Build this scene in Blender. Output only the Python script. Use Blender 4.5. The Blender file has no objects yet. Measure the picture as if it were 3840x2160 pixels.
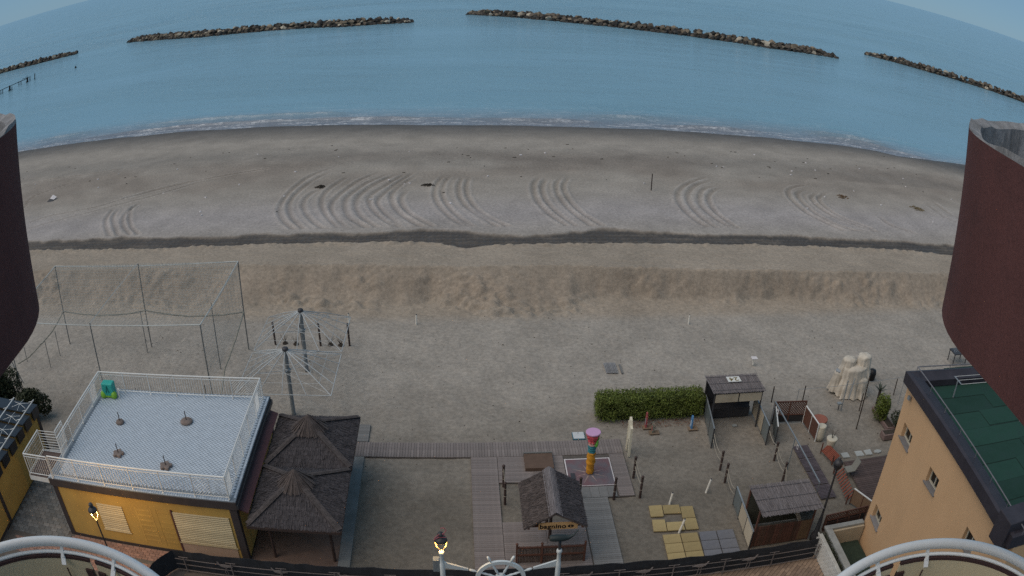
import bpy, bmesh, math, random
import numpy as np
from mathutils import Vector, Matrix
SC = bpy.context.scene
COL = SC.collection
rnd = random.Random(7)

# ---------------------------------------------------------------- camera
# wide webcam lens: theta(r) polynomial, r in units of 1000 photo pixels (3840 wide)
LA, LB, LC = 0.31780325, 0.00452897, 0.00254273
PITCH, ROLL, YAW = 0.41418483, -0.01883453, 0.06578762
CAMZ = 20.0

def _tow(v):
    x, y, z = v
    c, s = math.cos(ROLL), math.sin(ROLL)
    x, z = c*x + s*z, -s*x + c*z
    c, s = math.cos(PITCH), math.sin(PITCH)
    y, z = c*y + s*z, -s*y + c*z
    c, s = math.cos(YAW), math.sin(YAW)
    return (c*x + s*y, -s*x + c*y, z)

def ray(px, py):
    u = (px - 1920)/1000.0
    v = -(py - 1080)/1000.0
    r = math.hypot(u, v) + 1e-9
    th = LA*r + LB*r**3 + LC*r**4
    return _tow((math.sin(th)*u/r, math.cos(th), math.sin(th)*v/r))

def P(px, py, z=0.0):            # photo pixel -> point on the level z
    d = ray(px, py)
    t = (z - CAMZ)/d[2]
    return Vector((d[0]*t, d[1]*t, z))

def PXp(px, py, x):              # photo pixel -> point on the wall plane x
    d = ray(px, py); t = x/d[0]
    return Vector((x, d[1]*t, CAMZ + d[2]*t))

def PYp(px, py, y):              # photo pixel -> point on the plane y
    d = ray(px, py); t = y/d[1]
    return Vector((d[0]*t, y, CAMZ + d[2]*t))

def HT(b, px, py):               # height of a pixel above ground point b
    d = ray(px, py)
    return CAMZ + d[2]/math.hypot(d[0], d[1])*math.hypot(b[0], b[1])

def Zf(ox, oy, s):
    def fn(x, y, z=0.0):
        return P(ox + x/s, oy + y/s, z)
    fn.px = lambda x, y: (ox + x/s, oy + y/s)
    return fn

z1 = Zf(0, 1300, 1.685); z2 = Zf(900, 1300, 1.685); z3 = Zf(1800, 1300, 1.685); z4 = Zf(2700, 1300, 1.685)
z5 = Zf(0, 900, 1.811); q7 = Zf(2700, 1400, 4.14); q8 = Zf(2200, 1350, 3.623); q3 = Zf(3000, 1300, 2.898)
q4 = Zf(3000, 1720, 3.067); q5 = Zf(1500, 1900, 3.22); q6 = Zf(0, 1950, 3.22); kk = Zf(2720, 1750, 3.533)
s8 = Zf(1000, 600, 1.61); r4 = Zf(2400, 600, 2.1467); l4 = Zf(0, 600, 2.1467); ff = Zf(0, 0, 2576/3840)
hh = Zf(1850, 1700, 4.996); tt = Zf(2080, 1560, 4.83); ll = Zf(0, 1350, 3.622); ww = Zf(60, 1700, 4.293)
pp = Zf(940, 1140, 5.174); g5 = Zf(0, 220, 7.247); ee = Zf(880, 1500, 4.83); y8 = Zf(2380, 1880, 6.038); c5 = Zf(3000, 1480, 4.5275)

cam_d = bpy.data.cameras.new('camera')
cam = bpy.data.objects.new('camera', cam_d)
COL.objects.link(cam)
SC.camera = cam
cam_d.type = 'PANO'
cam_d.sensor_fit = 'HORIZONTAL'
cam_d.sensor_width = 38.4
cam_d.sensor_height = 21.6
cam_d.clip_start = 0.05
cam_d.clip_end = 90000
for tgt in (cam_d, getattr(cam_d, 'cycles', None)):
    if tgt is None:
        continue
    try:
        tgt.panorama_type = 'FISHEYE_LENS_POLYNOMIAL'
        tgt.fisheye_fov = math.pi
        tgt.fisheye_polynomial_k0 = 0.0
        tgt.fisheye_polynomial_k1 = -LA/10
        tgt.fisheye_polynomial_k2 = 0.0
        tgt.fisheye_polynomial_k3 = -LB/1000
        tgt.fisheye_polynomial_k4 = -LC/10000
    except Exception:
        pass
_r, _f, _u = Vector(_tow((1, 0, 0))), Vector(_tow((0, 1, 0))), Vector(_tow((0, 0, 1)))
cam.matrix_world = Matrix(((_r.x, _u.x, -_f.x, 0), (_r.y, _u.y, -_f.y, 0), (_r.z, _u.z, -_f.z, CAMZ), (0, 0, 0, 1)))

# ---------------------------------------------------------------- light
SUN_EL, SUN_AZ = math.radians(55), math.radians(248)    # after sunset the light is broad and soft
world = bpy.data.worlds.new('World'); SC.world = world
world.use_nodes = True
wn = world.node_tree.nodes; wn.clear()
wo = wn.new('ShaderNodeOutputWorld'); bg = wn.new('ShaderNodeBackground'); sky = wn.new('ShaderNodeTexSky')
sky.sky_type = 'NISHITA'; sky.sun_disc = False
sky.sun_elevation = SUN_EL; sky.sun_rotation = SUN_AZ
sky.air_density = 0.7; sky.dust_density = 0.1; sky.ozone_density = 4.0
bg.inputs['Strength'].default_value = 0.08
hsv = wn.new('ShaderNodeHueSaturation'); hsv.inputs['Saturation'].default_value = 0.95
world.node_tree.links.new(sky.outputs[0], hsv.inputs['Color'])
tint = wn.new('ShaderNodeMix'); tint.data_type = 'RGBA'; tint.blend_type = 'MULTIPLY'; tint.inputs[0].default_value = 1.0; tint.inputs[7].default_value = (0.78, 1.0, 1.12, 1)
world.node_tree.links.new(hsv.outputs[0], tint.inputs[6])
veil = wn.new('ShaderNodeMix'); veil.data_type = 'RGBA'; veil.inputs[0].default_value = 0.85; veil.inputs[7].default_value = (1.42, 2.42, 3.4, 1)   # even high cloud veil of dusk
world.node_tree.links.new(tint.outputs[2], veil.inputs[6])
world.node_tree.links.new(veil.outputs[2], bg.inputs['Color'])
world.node_tree.links.new(bg.outputs[0], wo.inputs['Surface'])
sun_d = bpy.data.lights.new('sun', 'SUN'); sun_d.energy = 1.45; sun_d.angle = math.radians(70); sun_d.color = (1.0, 0.85, 0.70)
sun = bpy.data.objects.new('sun', sun_d); COL.objects.link(sun)
_sd = Vector((math.sin(SUN_AZ)*math.cos(SUN_EL), math.cos(SUN_AZ)*math.cos(SUN_EL), math.sin(SUN_EL)))
sun.rotation_euler = (-_sd).to_track_quat('-Z', 'Y').to_euler()
SC.view_settings.view_transform = 'Standard'
SC.view_settings.look = 'None'
SC.view_settings.exposure = 0.45
SC.view_settings.gamma = 1.0
SC.view_settings.use_curve_mapping = False
SC.cycles.max_bounces = 6
SC.cycles.sample_clamp_indirect = 2.0
SC.cycles.use_denoising = False

# ---------------------------------------------------------------- helpers
def tag(o, label=None, cat=None, group=None, kind=None):
    if label: o['label'] = label
    if cat: o['category'] = cat
    if group: o['group'] = group
    if kind: o['kind'] = kind
    return o

OFF = {}
def thing(name, label, cat, loc=(0, 0, 0), group=None):
    o = bpy.data.objects.new(name, None); COL.objects.link(o)
    o.empty_display_size = 0.3
    o.location = loc
    OFF[o.name] = Vector(loc)
    return tag(o, label, cat, group)

class MB:
    def __init__(s): s.v = []; s.f = []
    def add(s, vs, fs):
        n = len(s.v); s.v += [tuple(v) for v in vs]; s.f += [tuple(i + n for i in q) for q in fs]; return s
    def box(s, c, d, rz=0.0):
        c = Vector(c); hx, hy, hz = d[0]/2, d[1]/2, d[2]/2
        cs, sn = math.cos(rz), math.sin(rz)
        vs = []
        for z in (-hz, hz):
            for x, y in ((-hx, -hy), (hx, -hy), (hx, hy), (-hx, hy)):
                vs.append((c.x + cs*x - sn*y, c.y + sn*x + cs*y, c.z + z))
        return s.add(vs, [(3, 2, 1, 0), (4, 5, 6, 7), (0, 1, 5, 4), (1, 2, 6, 5), (2, 3, 7, 6), (3, 0, 4, 7)])
    def rng(s, x0, x1, y0, y1, z0, z1):
        return s.box(((x0+x1)/2, (y0+y1)/2, (z0+z1)/2), (abs(x1-x0), abs(y1-y0), abs(z1-z0)))
    def bar(s, p0, p1, w, h=None, up=(0, 0, 1)):
        h = h or w; p0, p1 = Vector(p0), Vector(p1); d = (p1 - p0).normalized(); u = Vector(up)
        a = d.cross(u)
        if a.length < 1e-4: a = d.cross(Vector((1, 0, 0)))
        a.normalize(); b = a.cross(d).normalized()
        a = a*w/2; b = b*h/2
        vs = [p0-a-b, p0+a-b, p0+a+b, p0-a+b, p1-a-b, p1+a-b, p1+a+b, p1-a+b]
        return s.add(vs, [(3, 2, 1, 0), (4, 5, 6, 7), (0, 1, 5, 4), (1, 2, 6, 5), (2, 3, 7, 6), (3, 0, 4, 7)])
    def tube(s, path, r, n=8, r1=None, cap=True):
        path = [Vector(q) for q in path]; m = len(path)
        rs = r if isinstance(r, (list, tuple)) else [r + ((r1 if r1 is not None else r) - r)*i/max(1, m-1) for i in range(m)]
        base = len(s.v); prev = None
        for i, q in enumerate(path):
            t = (path[min(i+1, m-1)] - path[max(i-1, 0)]).normalized()
            if prev is None:
                a = t.cross(Vector((0, 0, 1)))
                if a.length < 1e-3: a = t.cross(Vector((1, 0, 0)))
            else:
                a = prev - t*prev.dot(t)
                if a.length < 1e-4: a = t.cross(Vector((1, 0, 0)))
            a.normalize(); prev = a; b = t.cross(a)
            for k in range(n):
                w = 2*math.pi*k/n
                s.v.append(tuple(q + a*math.cos(w)*rs[i] + b*math.sin(w)*rs[i]))
        for i in range(m-1):
            for k in range(n):
                k2 = (k+1) % n
                s.f.append((base+i*n+k, base+i*n+k2, base+(i+1)*n+k2, base+(i+1)*n+k))
        if cap:
            s.f.append(tuple(base+k for k in range(n))[::-1]); s.f.append(tuple(base+(m-1)*n+k for k in range(n)))
        return s
    def lathe(s, c, prof, n=16, sx=1.0, sy=1.0):
        c = Vector(c); base = len(s.v); m = len(prof)
        for r, z in prof:
            for k in range(n):
                w = 2*math.pi*k/n; s.v.append((c.x + r*math.cos(w)*sx, c.y + r*math.sin(w)*sy, c.z + z))
        for i in range(m-1):
            for k in range(n):
                k2 = (k+1) % n
                s.f.append((base+i*n+k, base+i*n+k2, base+(i+1)*n+k2, base+(i+1)*n+k))
        if prof[0][0] > 1e-6: s.f.append(tuple(base+k for k in range(n))[::-1])
        if prof[-1][0] > 1e-6: s.f.append(tuple(base+(m-1)*n+k for k in range(n)))
        return s
    def quad(s, a, b, c, d): return s.add((a, b, c, d), [(0, 1, 2, 3)])
    def prism(s, poly, z0, z1):
        n = len(poly); vs = [(q[0], q[1], z0) for q in poly] + [(q[0], q[1], z1) for q in poly]
        fs = [tuple(range(n))[::-1], tuple(range(n, 2*n))] + [(i, (i+1) % n, n+(i+1) % n, n+i) for i in range(n)]
        return s.add(vs, fs)
    def slab(s, pts, th):            # planar polygon with thickness along its normal
        pts = [Vector(q) for q in pts]
        nrm = (pts[1]-pts[0]).cross(pts[2]-pts[0]).normalized()
        n = len(pts); vs = [q - nrm*th/2 for q in pts] + [q + nrm*th/2 for q in pts]
        fs = [tuple(range(n))[::-1], tuple(range(n, 2*n))] + [(i, (i+1) % n, n+(i+1) % n, n+i) for i in range(n)]
        return s.add(vs, fs)
    def build(s, name, mat, parent=None, smooth=False, bevel=0.0):
        off = OFF.get(parent.name, Vector((0, 0, 0))) if parent else Vector((0, 0, 0))
        me = bpy.data.meshes.new(name)
        me.from_pydata([(v[0]-off.x, v[1]-off.y, v[2]-off.z) for v in s.v], [], s.f)
        me.materials.append(mat); me.update()
        if smooth:
            me.polygons.foreach_set('use_smooth', [True]*len(me.polygons))
        o = bpy.data.objects.new(name, me); COL.objects.link(o)
        if parent: o.parent = parent
        OFF[o.name] = off
        if bevel:
            b = o.modifiers.new('bevel', 'BEVEL'); b.width = bevel; b.segments = 2; b.limit_method = 'ANGLE'
        return o

def solo(mb, name, mat, label, cat, loc=None, group=None, kind=None, smooth=False, bevel=0.0):
    """a thing that is one mesh, origin at its base"""
    if loc is None:
        a = np.array(mb.v); loc = ((a[:, 0].min()+a[:, 0].max())/2, (a[:, 1].min()+a[:, 1].max())/2, a[:, 2].min())
    loc = Vector(loc); mb.v = [(v[0]-loc.x, v[1]-loc.y, v[2]-loc.z) for v in mb.v]
    o = mb.build(name, mat, None, smooth, bevel); o.location = loc; OFF[o.name] = loc
    return tag(o, label, cat, group, kind)

def struct(mb, name, mat, smooth=False):
    return tag(mb.build(name, mat, None, smooth), kind='structure')

def pieces(parent, name, items, mat, limit=300, stuff=None):
    """items: (centre, size, rz) boxes; alike sizes share mesh data; nearest `limit` are objects"""
    camp = Vector((0, 0, CAMZ))
    items = sorted(items, key=lambda it: (Vector(it[0])-camp).length)
    off = OFF.get(parent.name, Vector((0, 0, 0)))
    cache = {}
    mats = mat if isinstance(mat, (list, tuple)) else [mat]
    for i, (c, d, rz) in enumerate(items[:limit]):
        m = mats[rnd.randrange(len(mats))]
        key = (round(d[0], 3), round(d[1], 3), round(d[2], 3), m.name)
        me = cache.get(key)
        if me is None:
            b = MB(); hx, hy, hz = d[0]/2, d[1]/2, d[2]/2; e = min(hx, hy, hz)*0.35
            vs = []
            for z, ins in ((-hz, 0), (hz-e, 0), (hz, e)):
                for x, y in ((-hx+ins, -hy+ins), (hx-ins, -hy+ins), (hx-ins, hy-ins), (-hx+ins, hy-ins)): vs.append((x, y, z))
            fs = [(3, 2, 1, 0), (8, 9, 10, 11)]
            for L in (0, 4):
                for k in range(4): fs.append((L+k, L+(k+1) % 4, L+4+(k+1) % 4, L+4+k))
            me = bpy.data.meshes.new(name); me.from_pydata(vs, [], fs); me.materials.append(m); me.update(); cache[key] = me
        o = bpy.data.objects.new(name, me); COL.objects.link(o); o.parent = parent
        o.location = Vector(c) - off; o.rotation_euler = (0, 0, rz)
    if len(items) > limit:
        b = MB()
        for c, d, rz in items[limit:]: b.box(c, d, rz)
        o = b.build(stuff or name, mats[0], parent); o['kind'] = 'stuff'

def copy_tree(o, parent=None):
    c = o.copy(); COL.objects.link(c)
    if parent: c.parent = parent
    for ch in o.children: copy_tree(ch, c)
    return c

# ---------------------------------------------------------------- materials
def srgb(r, g, b):
    f = lambda c: (c/255/12.92 if c/255 <= 0.04045 else ((c/255+0.055)/1.055)**2.4)
    return (f(r), f(g), f(b))

class NT:
    def __init__(s, name):
        s.m = bpy.data.materials.new(name); s.m.use_nodes = True
        s.n = s.m.node_tree.nodes; s.l = s.m.node_tree.links
        s.bs = s.n['Principled BSDF']
    def new(s, t, **kw):
        nd = s.n.new(t)
        for k, v in kw.items():
            if k in nd.inputs: nd.inputs[k].default_value = v
            else: setattr(nd, k, v)
        return nd
    def noise(s, scale, detail=4, rough=0.6, vec=None):
        nd = s.new('ShaderNodeTexNoise'); nd.inputs['Scale'].default_value = scale; nd.inputs['Detail'].default_value = detail
        nd.inputs['Roughness'].default_value = rough
        if vec: s.l.new(vec, nd.inputs['Vector'])
        return nd.outputs['Fac']
    def coord(s, kind='Object', sc=(1, 1, 1), rot=(0, 0, 0)):
        tc = s.new('ShaderNodeTexCoord'); mp = s.new('ShaderNodeMapping'); mp.inputs['Scale'].default_value = sc; mp.inputs['Rotation'].default_value = rot
        s.l.new(tc.outputs[kind], mp.inputs['Vector']); return mp.outputs['Vector']
    def maprange(s, x, a, b, c, d):
        nd = s.new('ShaderNodeMapRange'); s.l.new(x, nd.inputs['Value'])
        for k, v in zip(('From Min', 'From Max', 'To Min', 'To Max'), (a, b, c, d)): nd.inputs[k].default_value = v
        return nd.outputs['Result']
    def math(s, op, a, b=None):
        nd = s.new('ShaderNodeMath', operation=op)
        for i, x in enumerate((a, b)):
            if x is None: continue
            if isinstance(x, (int, float)): nd.inputs[i].default_value = x
            else: s.l.new(x, nd.inputs[i])
        return nd.outputs[0]
    def mix(s, fac, a, b):
        nd = s.new('ShaderNodeMix', data_type='RGBA')
        if isinstance(fac, (int, float)): nd.inputs[0].default_value = fac
        else: s.l.new(fac, nd.inputs[0])
        for i, x in ((6, a), (7, b)):
            if isinstance(x, (tuple, list)): nd.inputs[i].default_value = (*x[:3], 1)
            else: s.l.new(x, nd.inputs[i])
        return nd.outputs[2]
    def scalecol(s, colr, fac):
        nd = s.new('ShaderNodeVectorMath', operation='SCALE')
        if isinstance(colr, (tuple, list)): nd.inputs[0].default_value = colr[:3]
        else: s.l.new(colr, nd.inputs[0])
        s.l.new(fac, nd.inputs['Scale']); return nd.outputs[0]
    def attr(s, name):
        nd = s.new('ShaderNodeAttribute'); nd.attribute_name = name; return nd.outputs['Fac']
    def bump(s, h, strength, dist=0.02):
        nd = s.new('ShaderNodeBump'); nd.inputs['Strength'].default_value = strength; nd.inputs['Distance'].default_value = dist
        s.l.new(h, nd.inputs['Height']); s.l.new(nd.outputs[0], s.bs.inputs['Normal'])
    def out(s, colr, rough=0.8, spec=0.3, metal=0.0):
        if isinstance(colr, (tuple, list)): s.bs.inputs['Base Color'].default_value = (*colr[:3], 1)
        else: s.l.new(colr, s.bs.inputs['Base Color'])
        if isinstance(rough, (int, float)): s.bs.inputs['Roughness'].default_value = rough
        else: s.l.new(rough, s.bs.inputs['Roughness'])
        s.bs.inputs['Specular IOR Level'].default_value = spec; s.bs.inputs['Metallic'].default_value = metal
        return s.m

def M(name, col, rough=0.8, var=0.22, scale=2.0, fine=30.0, bump=0.25, dist=0.01, spec=0.3, metal=0.0, rand=0.12, sc=(1, 1, 1), stain=None, stain_amt=0.0, sscale=1.2):
    """weathered surface: broad mottling, fine grain, a per-object tone and a little relief"""
    t = NT(name); vec = t.coord('Object', sc)
    a = t.noise(scale, 5, 0.62, vec); b = t.noise(fine, 4, 0.7, vec)
    f = t.math('ADD', t.maprange(a, .25, .75, 1-var, 1+var), t.maprange(b, .2, .8, -var*.6, var*.6))
    if rand:
        oi = t.new('ShaderNodeObjectInfo'); f = t.math('MULTIPLY', f, t.maprange(oi.outputs['Random'], 0, 1, 1-rand, 1+rand))
    c = t.scalecol(col, f)
    if stain:
        sn = t.noise(sscale, 6, 0.7, t.coord('Object'))
        c = t.mix(t.maprange(sn, .48, .72, 0, stain_amt), c, stain)
    if bump: t.bump(b, bump, dist)
    return t.out(c, rough, spec, metal)

# numpy value noise
_NR = np.random.RandomState(3)
_TAB = _NR.rand(8, 256, 256)
def vn(x, y, k=0):
    xi = np.floor(x).astype(int); yi = np.floor(y).astype(int); fx = x-xi; fy = y-yi
    fx = fx*fx*(3-2*fx); fy = fy*fy*(3-2*fy); T = _TAB[k % 8]
    a = T[xi & 255, yi & 255]; b = T[(xi+1) & 255, yi & 255]; c = T[xi & 255, (yi+1) & 255]; d = T[(xi+1) & 255, (yi+1) & 255]
    return (a*(1-fx)+b*fx)*(1-fy)+(c*(1-fx)+d*fx)*fy - 0.5
def fbm(x, y, k=0, o=4):
    r = 0; a = 1.0
    for i in range(o): r = r + a*vn(x*2**i, y*2**i, k+i); a *= 0.5
    return r

def clods(x, y, cell, k=0):
    """rounded lumps of all sizes scattered on a jittered grid"""
    u, v = x/cell, y/cell; xi = np.floor(u).astype(int); yi = np.floor(v).astype(int); h = np.zeros_like(u)
    for dx in (-1, 0, 1):
        for dy in (-1, 0, 1):
            a, b = (xi+dx) & 255, (yi+dy) & 255
            px = xi+dx+_TAB[k, a, b]; py = yi+dy+_TAB[(k+1) % 8, a, b]; sz = .25+.55*_TAB[(k+2) % 8, a, b]**2
            d2 = ((u-px)**2+((v-py)*1.25)**2)/sz**2
            h = np.maximum(h, sz*np.sqrt(np.clip(1-d2, 0, 1)))
    return h*cell

def grid_mesh(name, X, Y, Zg, mat, attrs=None, kind='structure'):
    ny, nx = Zg.shape
    gx, gy = np.meshgrid(X, Y)
    co = np.stack([gx, gy, Zg], -1).reshape(-1, 3).astype(np.float32)
    me = bpy.data.meshes.new(name)
    me.vertices.add(nx*ny); me.vertices.foreach_set('co', co.ravel())
    i = np.arange((ny-1)*(nx-1)); r = i//(nx-1); c = i % (nx-1); a = r*nx+c
    q = np.stack([a, a+1, a+nx+1, a+nx], 1).astype(np.int32).ravel(); nq = len(i)
    me.loops.add(nq*4); me.loops.foreach_set('vertex_index', q)
    me.polygons.add(nq); me.polygons.foreach_set('loop_start', np.arange(0, nq*4, 4, dtype=np.int32))
    me.polygons.foreach_set('loop_total', np.full(nq, 4, dtype=np.int32))
    me.polygons.foreach_set('use_smooth', np.ones(nq, dtype=bool))
    me.update(calc_edges=True); me.validate()
    for k, v in (attrs or {}).items():
        at = me.attributes.new(k, 'FLOAT', 'POINT'); at.data.foreach_set('value', v.astype(np.float32).ravel())
    me.materials.append(mat)
    o = bpy.data.objects.new(name, me); COL.objects.link(o); OFF[o.name] = Vector((0, 0, 0))
    return tag(o, kind=kind)

def spans(*segs):
    out = []
    for a, b, st in segs: out.append(np.arange(a, b-1e-6, st))
    return np.concatenate(out)

# ---------------------------------------------------------------- terrain: beach, dune bank, dark tyre lane, shore
def line(fn, pts, z):
    w = sorted([tuple(fn(x, y, z)) for x, y in pts]); a = np.array(w); return a[:, 0], a[:, 1]
FOOT = line(ff, [(130,765),(400,765),(700,768),(950,770),(1080,757),(1200,780),(1300,790),(1440,774),(1460,757),(1700,752),(2000,754),(2200,765),(2370,765)], 0)
CREST = line(ff, [(130,680),(400,676),(620,668),(900,668),(1180,672),(1400,668),(1700,676),(2000,682),(2370,690)], 1.5)
EDGE = line(ff, [(100,630),(400,626),(700,614),(950,610),(1090,612),(1170,625),(1240,616),(1500,612),(1750,613),(2000,620),(2250,628),(2390,643)], 1.2)
LIP = line(ff, [(80,607),(300,597),(600,592),(850,586),(1100,578),(1300,590),(1550,577),(1750,590),(2000,594),(2200,604),(2395,618)], .45)
SHORE = line(ff, [(50,383),(300,347),(600,325),(900,314),(1288,316),(1700,331),(2000,356),(2200,378),(2420,433)], -.5)
def at(L, x): return np.interp(x, L[0], L[1])
def shore_y(x):
    return at(SHORE, x) + 0.9*fbm(x/9, x*0+3.1, 2, 3)

TX = spans((-320, -70, 6), (-70, -36, .4), (-36, 36, .15), (36, 70, .4), (70, 321, 6))
TY = spans((2, 19, 1.0), (19, 41, .16), (41, 46.5, .07), (46.5, 55.5, .11), (55.5, 80, .14), (80, 100, .33), (100, 140, 3))
gx, gy = np.meshgrid(TX, TY)
wob = 0.35*fbm(gx/2.2, gy*0, 1, 4)
fo = at(FOOT, gx) + 0.5*fbm(gx/1.6, gy*0+9, 3, 3); cr = at(CREST, gx) + 0.3*wob; ed = at(EDGE, gx) + 0.55*wob; lp = at(LIP, gx) + 0.6*fbm(gx/1.4, gy*0+5, 4, 3)
sh = shore_y(gx)
def sstep(a, b, x): t = np.clip((x-a)/(b-a), 0, 1); return t*t*(3-2*t)
tr = np.clip((gy-fo)/np.maximum(cr-fo, .5), 0, 1)
hd = 1.5*(0.85*tr + 0.15*sstep(0, 1, tr)) + .10*np.exp(-((gy-cr)/.22)**2)
hd = np.where(gy > cr, 1.5 - 0.3*np.clip((gy-cr)/np.maximum(ed-cr, 1), 0, 1), hd)
drop = sstep(0, 1, (gy-ed)/0.75)
hd = hd*(1-drop) + 0.33*drop
beach = 0.47 - 0.12*np.clip((gy-55)/20, 0, 1) - 0.35*sstep(74, 84, gy) - 0.5*np.clip((gy-84)/np.maximum(sh-84, 3), 0, 4)
lip = sstep(-0.25, 0.15, gy-lp)
hz = hd*(1-lip) + np.maximum(beach, -4)*lip
near = gy < fo
slope = (tr > 0.02) & (tr < 0.985)
slm = np.where(slope, np.sin(np.clip(tr, 0, 1)*math.pi)**.5, 0)
# lumps tipped down the bank by the digger, gullies, and a spill heap at its foot
gul = fbm(gx/0.55, gy/1.1, 5, 4)
slide = np.clip(.55+1.3*fbm(gx/2.6, gy/3, 1, 3), .12, 1)
hz = hz + slm*(0.10*gul + slide*(.75*clods(gx, gy, .55, 1) + .7*clods(gx, gy, .30, 4)) - .06)
heapy = np.exp(-((gy-fo+0.1)/0.6)**2)
heapx = np.clip(0.35 + 1.6*vn(gx/3.1, gx*0+2, 6), 0, 1) + 1.3*np.exp(-((gx-3.6)/2.6)**4) + .5*np.exp(-((gx+9.5)/3.5)**2)
heapx = np.clip(heapx, 0, .85)
hz = hz + heapy*heapx*(0.05 + .85*clods(gx, gy, .62, 3) + .8*clods(gx, gy, .34, 5))
plat = (gy > cr) & (gy < ed)
hz = hz + np.where(plat, 0.05*fbm(gx/.8, gy/.5, 3, 4), 0)
edgew = np.exp(-((gy-ed+0.25)/0.35)**2)
hz = hz + edgew*(.5*clods(gx, gy, .40, 2) + 0.08*np.abs(fbm(gx/.35, gy/.4, 4, 3)))
lane = drop*(1-lip)
hz = hz + lane*(0.05*np.sin(gy*2*math.pi/.62 + 0.6*fbm(gx/5, gy/2, 2, 2)) + .03*fbm(gx/.2, gy/.6, 5, 3) + .02*np.sign(np.sin(gx*2*math.pi/.42))*np.sin(gy*2*math.pi/.62))
hz = hz + np.where(near, -0.055 + 0.040*fbm(gx/.7, gy/.5, 2, 4) + .030*fbm(gx/.3, gy/.3, 3, 2)*(.5+sstep(28, 33, gy)), 0)
upper = lip*(1-sstep(78, 86, gy))
hz = hz + upper*(0.05*fbm(gx/2.5, gy/2.0, 6, 4))
# tractor tyre arcs on the upper beach
ARCS = [(s8, a) for a in (
 [(410,35),(250,100),(130,200),(75,300),(110,380),(190,435)], [(400,60),(280,120),(160,220),(135,290),(160,360),(230,430)],
 [(370,160),(270,200),(220,260),(240,330),(300,390),(370,430)], [(500,90),(380,170),(330,240),(350,320),(420,400),(470,430)],
 [(700,60),(560,120),(460,190),(390,270),(410,340),(480,420)], [(760,70),(600,140),(490,220),(470,280),(500,350),(620,425)],
 [(800,75),(680,130),(560,210),(540,290),(590,360),(690,425)], [(860,70),(720,150),(620,220),(640,300),(720,370),(790,410)],
 [(900,60),(760,160),(670,240),(700,310),(800,400)], [(900,90),(780,170),(750,230),(790,310),(900,390),(990,420)],
 [(850,170),(810,240),(860,320),(1010,410)], [(1080,80),(1030,140),(1015,220),(1060,300),(1140,370),(1260,430)],
 [(1110,80),(1060,150),(1060,220),(1110,300),(1200,380),(1290,430)], [(1190,90),(1160,150),(1170,230),(1230,300),(1340,370),(1430,430)],
 [(1220,90),(1200,170),(1230,250),(1310,330),(1490,420)], [(1650,90),(1610,150),(1630,240),(1700,320),(1800,390),(1870,430)],
 [(1690,100),(1660,170),(1690,250),(1780,340),(1900,430)], [(1790,100),(1750,140),(1760,210),(1820,290),(1930,380),(2010,430)],
 [(1830,90),(1790,150),(1810,220),(1890,310),(2040,410)])]
ARCS += [(r4, a) for a in (
 [(560,125),(420,170),(320,230),(300,300),(350,400),(470,500),(620,580)], [(600,150),(450,200),(385,270),(400,350),(480,450),(650,580)],
 [(640,200),(510,230),(475,300),(500,380),(620,480),(800,580)], [(660,210),(580,250),(550,310),(600,410),(720,510),(830,575)],
 [(1380,190),(1230,215),(1190,260),(1230,330),(1350,430),(1520,520),(1680,590)], [(1350,230),(1270,260),(1290,320),(1400,420),(1600,530),(1850,600)],
 [(1460,260),(1380,290),(1400,340),(1500,420),(1700,510),(1950,600)], [(1520,250),(1440,300),(1480,370),(1620,460),(1870,560)],
 [(2290,330),(2400,430),(2540,500)], [(2330,310),(2450,400),(2570,480)], [(1900,430),(2010,520),(2200,590)])]
ARCS += [(l4, a) for a in (
 [(1150,330),(1060,390),(1040,470),(1060,550),(1110,600)], [(1130,340),(1010,430),(990,520),(1040,600)], [(960,380),(910,460),(930,560),(950,610)],
 [(930,370),(850,480),(860,570),(890,630)], [(1650,140),(1200,250),(800,370),(400,450),(240,500)], [(1640,165),(1250,280),(800,400),(450,490),(230,550)],
 [(2280,45),(1750,130),(1300,230),(1000,310)], [(1040,50),(700,110),(400,150),(180,200)], [(650,150),(450,220),(250,300),(200,380)])]
def smooth_line(pts, n=14):
    pts = [np.array(q) for q in pts]; pts = [2*pts[0]-pts[1]] + pts + [2*pts[-1]-pts[-2]]; out = []
    for i in range(1, len(pts)-2):
        p0, p1, p2, p3 = pts[i-1:i+3]
        for k in range(n):
            t = k/n
            out.append(.5*((2*p1)+(-p0+p2)*t+(2*p0-5*p1+4*p2-p3)*t*t+(-p0+3*p1-3*p2+p3)*t**3))
    out.append(pts[-2]); return np.array(out)
jr = np.where((TY > 55) & (TY < 84))[0]; jc = np.where(np.abs(TX) < 62)[0]
subx = gx[np.ix_(jr, jc)]; suby = gy[np.ix_(jr, jc)]
rut = np.zeros_like(subx); rutc = np.zeros_like(subx)
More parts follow.
